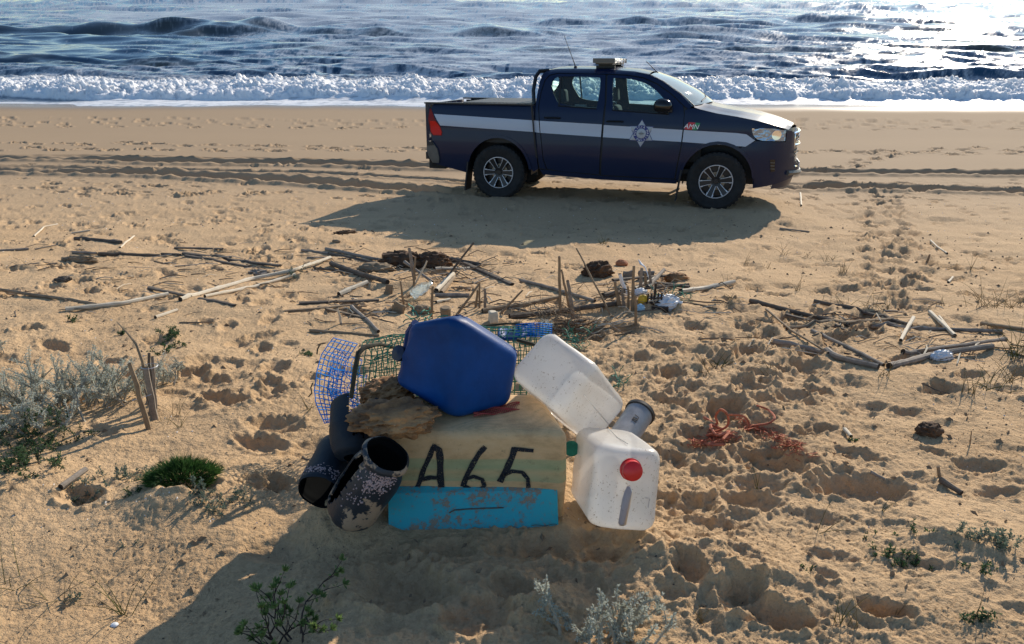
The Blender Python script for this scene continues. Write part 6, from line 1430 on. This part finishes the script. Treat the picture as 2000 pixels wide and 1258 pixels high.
# cushion of green needles
c = G(358, 940); cu = empty('cushion_plant', c, 'dense cushion of dark green needle leaves on its sand mound at the left', 'plant'); mb = MB(); rg = random.Random(5)
for _ in range(2600):
    a = rg.uniform(0, 6.283); rr_ = math.sqrt(rg.random()); x_ = rr_ * math.cos(a) * .122; y_ = rr_ * math.sin(a) * .085; b = c + Vector((x_, y_, 0)); b.z = gh(b.x, b.y) + .050 * (1 - rr_ ** 2)
    d = Vector((x_ * 6 + rg.gauss(0, .25), y_ * 7 + rg.gauss(0, .25), 1 - .5 * rr_)).normalized(); L_ = rg.uniform(.025, .06)
    u = d.cross(Vector((rg.gauss(0, 1), rg.gauss(0, 1), 0))).normalized() * .0014; m_ = b + d * L_ * .5 + Vector((0, 0, .001))
    mb.add([b - u, b + u, m_ + u * .9, m_ - u * .9, b + d * L_ + Vector((d.x, d.y, -.3)) * L_ * .12], [(0, 1, 2, 3), (3, 2, 4)])
o = mb.build('needles', M['green_needle'], smooth=False); fix(o, c); o.parent = cu; o.location = (0, 0, 0); o['kind'] = 'stuff'
# grass tufts and stalks
def grass(px_, py_, label, n, L, mat='dry_grass', spread=.02, out=.6, w_=.0022, seed=0, group=None, knots=False, name='grass_tuft', cat='grass', droop=.12):
    rg = random.Random(seed + px_); c = G(px_, py_); mb = MB()
    for _ in range(n):
        b = c + Vector((rg.gauss(0, spread), rg.gauss(0, spread * .7), 0)); b.z = gh(b.x, b.y) - .005
        d = Vector((rg.gauss(0, out), rg.gauss(0, out * .7), 1)).normalized(); l_ = L * rg.uniform(.45, 1.1); pts = [b]
        for k in range(5): d = (d + Vector((d.x * droop, d.y * droop, -droop * rg.uniform(0, 1.5)))).normalized(); pts.append(pts[-1] + d * l_ / 5)
        mb.tube(pts, [w_ * (1 - .75 * k / 5) for k in range(6)], 3, cap=False)
        if knots: mb.lathe([(0, -.004), (.004, 0), (0, .004)], pts[-1], (0, 0, 1), 5)
    return tag(mb.build(name, M[mat], origin=c), label, cat, group)
GR = [(238, 935 + 265, 'tall thin green stalk plant at the lower left', 9, .22, 'fresh_blade', .012, .35), (100, 1175, 'bent dry stalks beside the tall green stalk at the lower left', 10, .16, 'dry_grass', .03, .7), (20, 1150, 'dry stalks at the left edge, lower corner', 6, .18, 'fresh_blade', .03, .4), (335, 820, 'dry seed-headed stalks behind the green cushion', 7, .13, 'dry_grass', .04, .25),
 (350, 835, 'green blades right of the stake bundle', 5, .12, 'fresh_blade', .008, .3), (600, 800, 'two green blades just left of the blue mesh', 4, .13, 'fresh_blade', .01, .35), (1178, 476, 'small grass tuft at the lower edge of the truck shadow', 16, .12, 'fresh_blade', .03, .5),
 (1400, 715, 'green grass tuft among the footprints right of the heap', 16, .12, 'fresh_blade', .03, .6), (1385, 730, 'dry grass around the green tuft', 12, .08, 'dry_grass', .05, .8), (1530, 498, 'dry grass tuft, leftmost of the row on the upper right', 8, .16, 'dry_grass', .02, .4), (1575, 503, 'dry tuft, second in the row on the upper right', 8, .12, 'dry_grass', .04, .6),
 (1620, 508, 'dry tuft, third in the row on the upper right', 10, .13, 'dry_grass', .03, .5), (1648, 532, 'dark dense tuft at the right end of the row', 14, .14, 'dry_grass', .02, .4), (1455, 512, 'thin dry tuft left of the row on the upper right', 5, .12, 'dry_grass', .02, .5), (1500, 525, 'thin dry stalks below the row, left', 5, .12, 'dry_grass', .02, .5),
 (1556, 568, 'dark dry stalks above the right-hand driftwood', 6, .2, 'dry_grass', .015, .4), (1700, 600, 'spray of dry grass at the top of the right-hand driftwood', 18, .18, 'dry_grass', .08, .6), (1640, 590, 'dry grass left of the spray', 8, .15, 'dry_grass', .05, .6), (1845, 598, 'single dry weed in front of the right tuft', 5, .18, 'dry_grass', .02, .5),
 (1895, 528, 'lone dry blades on the upper right sand', 5, .16, 'dry_grass', .01, .3), (1935, 600, 'large dry grass tuft near the right edge, left part', 22, .26, 'dry_grass', .08, .6), (1965, 598, 'large dry grass tuft near the right edge, right part', 20, .24, 'dry_grass', .08, .6), (1985, 700, 'tall green weed at the right edge', 18, .36, 'fresh_blade', .04, .3),
 (1975, 745, 'dry stalks under the tall green weed', 12, .22, 'dry_grass', .04, .5), (1930, 758, 'yellow-green tuft left of the right edge weed', 16, .14, 'fresh_blade', .05, .7), (1895, 770, 'dry tuft with a white bud, right of the white lump', 8, .17, 'dry_grass', .02, .3), (1730, 735, 'thin stalks at the right end of the curved grey branch', 6, .17, 'dry_grass', .02, .3),
 (1500, 720, 'thin dry stalks below the curved grey branch', 5, .12, 'dry_grass', .02, .4), (1605, 1040, 'crossed thin stalks in the lower right sand', 3, .16, 'fresh_blade', .01, .5), (1478, 958, 'single green blade standing below the first large hollow', 3, .13, 'fresh_blade', .004, .2), (1722, 1000, 'single blade standing at the large hollow', 3, .10, 'fresh_blade', .004, .2),
 (1636, 1215, 'branching stalks at the bottom right, left one', 6, .14, 'fresh_blade', .01, .3), (1665, 1225, 'branching stalks at the bottom right, right one', 6, .14, 'dry_grass', .012, .5), (1368, 1215, 'fine grass at the bottom, right of the silver shrubs', 9, .09, 'dry_grass', .01, .4), (1755, 1185, 'thin single stalk at the bottom right', 2, .06, 'dry_grass', .004, .2),
 (1905, 1200, 'long stalk above the small dark plant at the bottom right', 2, .12, 'dry_grass', .003, .1), (1430, 590, 'dry rootlets hanging off the pale bamboo', 12, .10, 'dry_grass', .06, .8), (40, 520, 'dry weeds at the left edge', 6, .14, 'dry_grass', .03, .6), (155, 490, 'small dry weed on the stubby dark cane', 6, .08, 'dry_grass', .01, .5),
 (445, 570, 'thin dry weed in the left sand', 4, .06, 'dry_grass', .02, .6), (1420, 560, 'dry weed left of the trampled hollow', 5, .10, 'dry_grass', .02, .5), (1470, 660, 'dry weed at the left end of the driftwood', 6, .10, 'dry_grass', .03, .6)]
for k, (a, b, lb_, n_, L_, mt_, sp_, ou) in enumerate(GR): grass(a, b, lb_, n_, L_, mt_, sp_, ou, .0016 if b > 800 else .0024, k, None, 'seed' in lb_)
# ------------------------------------------------------------------ crumbs nobody could count
def crumbs(name, n, ylo, yhi, s0, s1, mat, label, seed, dense=None):
    rg = random.Random(seed); mb = MB()
    for _ in range(n):
        y = ylo + (yhi - ylo) * rg.random() ** 1.3; x = rg.uniform(-1, 1) * float(wid(np.array(y)))
        if dense and vn(np.array([x * .9]), np.array([y * .9]), seed)[0] < dense: continue
        p_ = Vector((x, y, gh(x, y))); a = rg.uniform(0, 3.14); L_ = rg.uniform(s0, s1) * (1 + y * .08); d = Vector((math.cos(a), math.sin(a), rg.uniform(-.1, .25))) * L_; u = Vector((-d.y, d.x, 0)) * rg.uniform(.18, .5); up = Vector((0, 0, L_ * .35 + .001))
        mb.add([p_ - d * .5 - Vector((0, 0, .001)), p_ + u * .5, p_ + d * .5, p_ - u * .5, p_ + up], [(0, 1, 4), (1, 2, 4), (2, 3, 4), (3, 0, 4)])
    return tag(mb.build(name, M[mat], smooth=False), label, kind='stuff')
crumbs('shell_grit', 1500, 2.0, 12, .004, .012, 'white_bag', 'tiny white shell chips strewn over the sand', 1, -.2)
crumbs('plant_litter', 3000, 1.4, 11, .003, .013, 'wood_dark', 'dark crumbs of weed and wood strewn over the sand', 2, -.1)
crumbs('plant_litter', 1100, 1.6, 9, .010, .035, 'cane_brown', 'thin dry straws strewn over the sand', 3, .0)
crumbs('sand_crumbs', 7000, 1.1, 4.5, .003, .010, 'stone_sand', 'small crumbs of damp sand', 4, -.15)
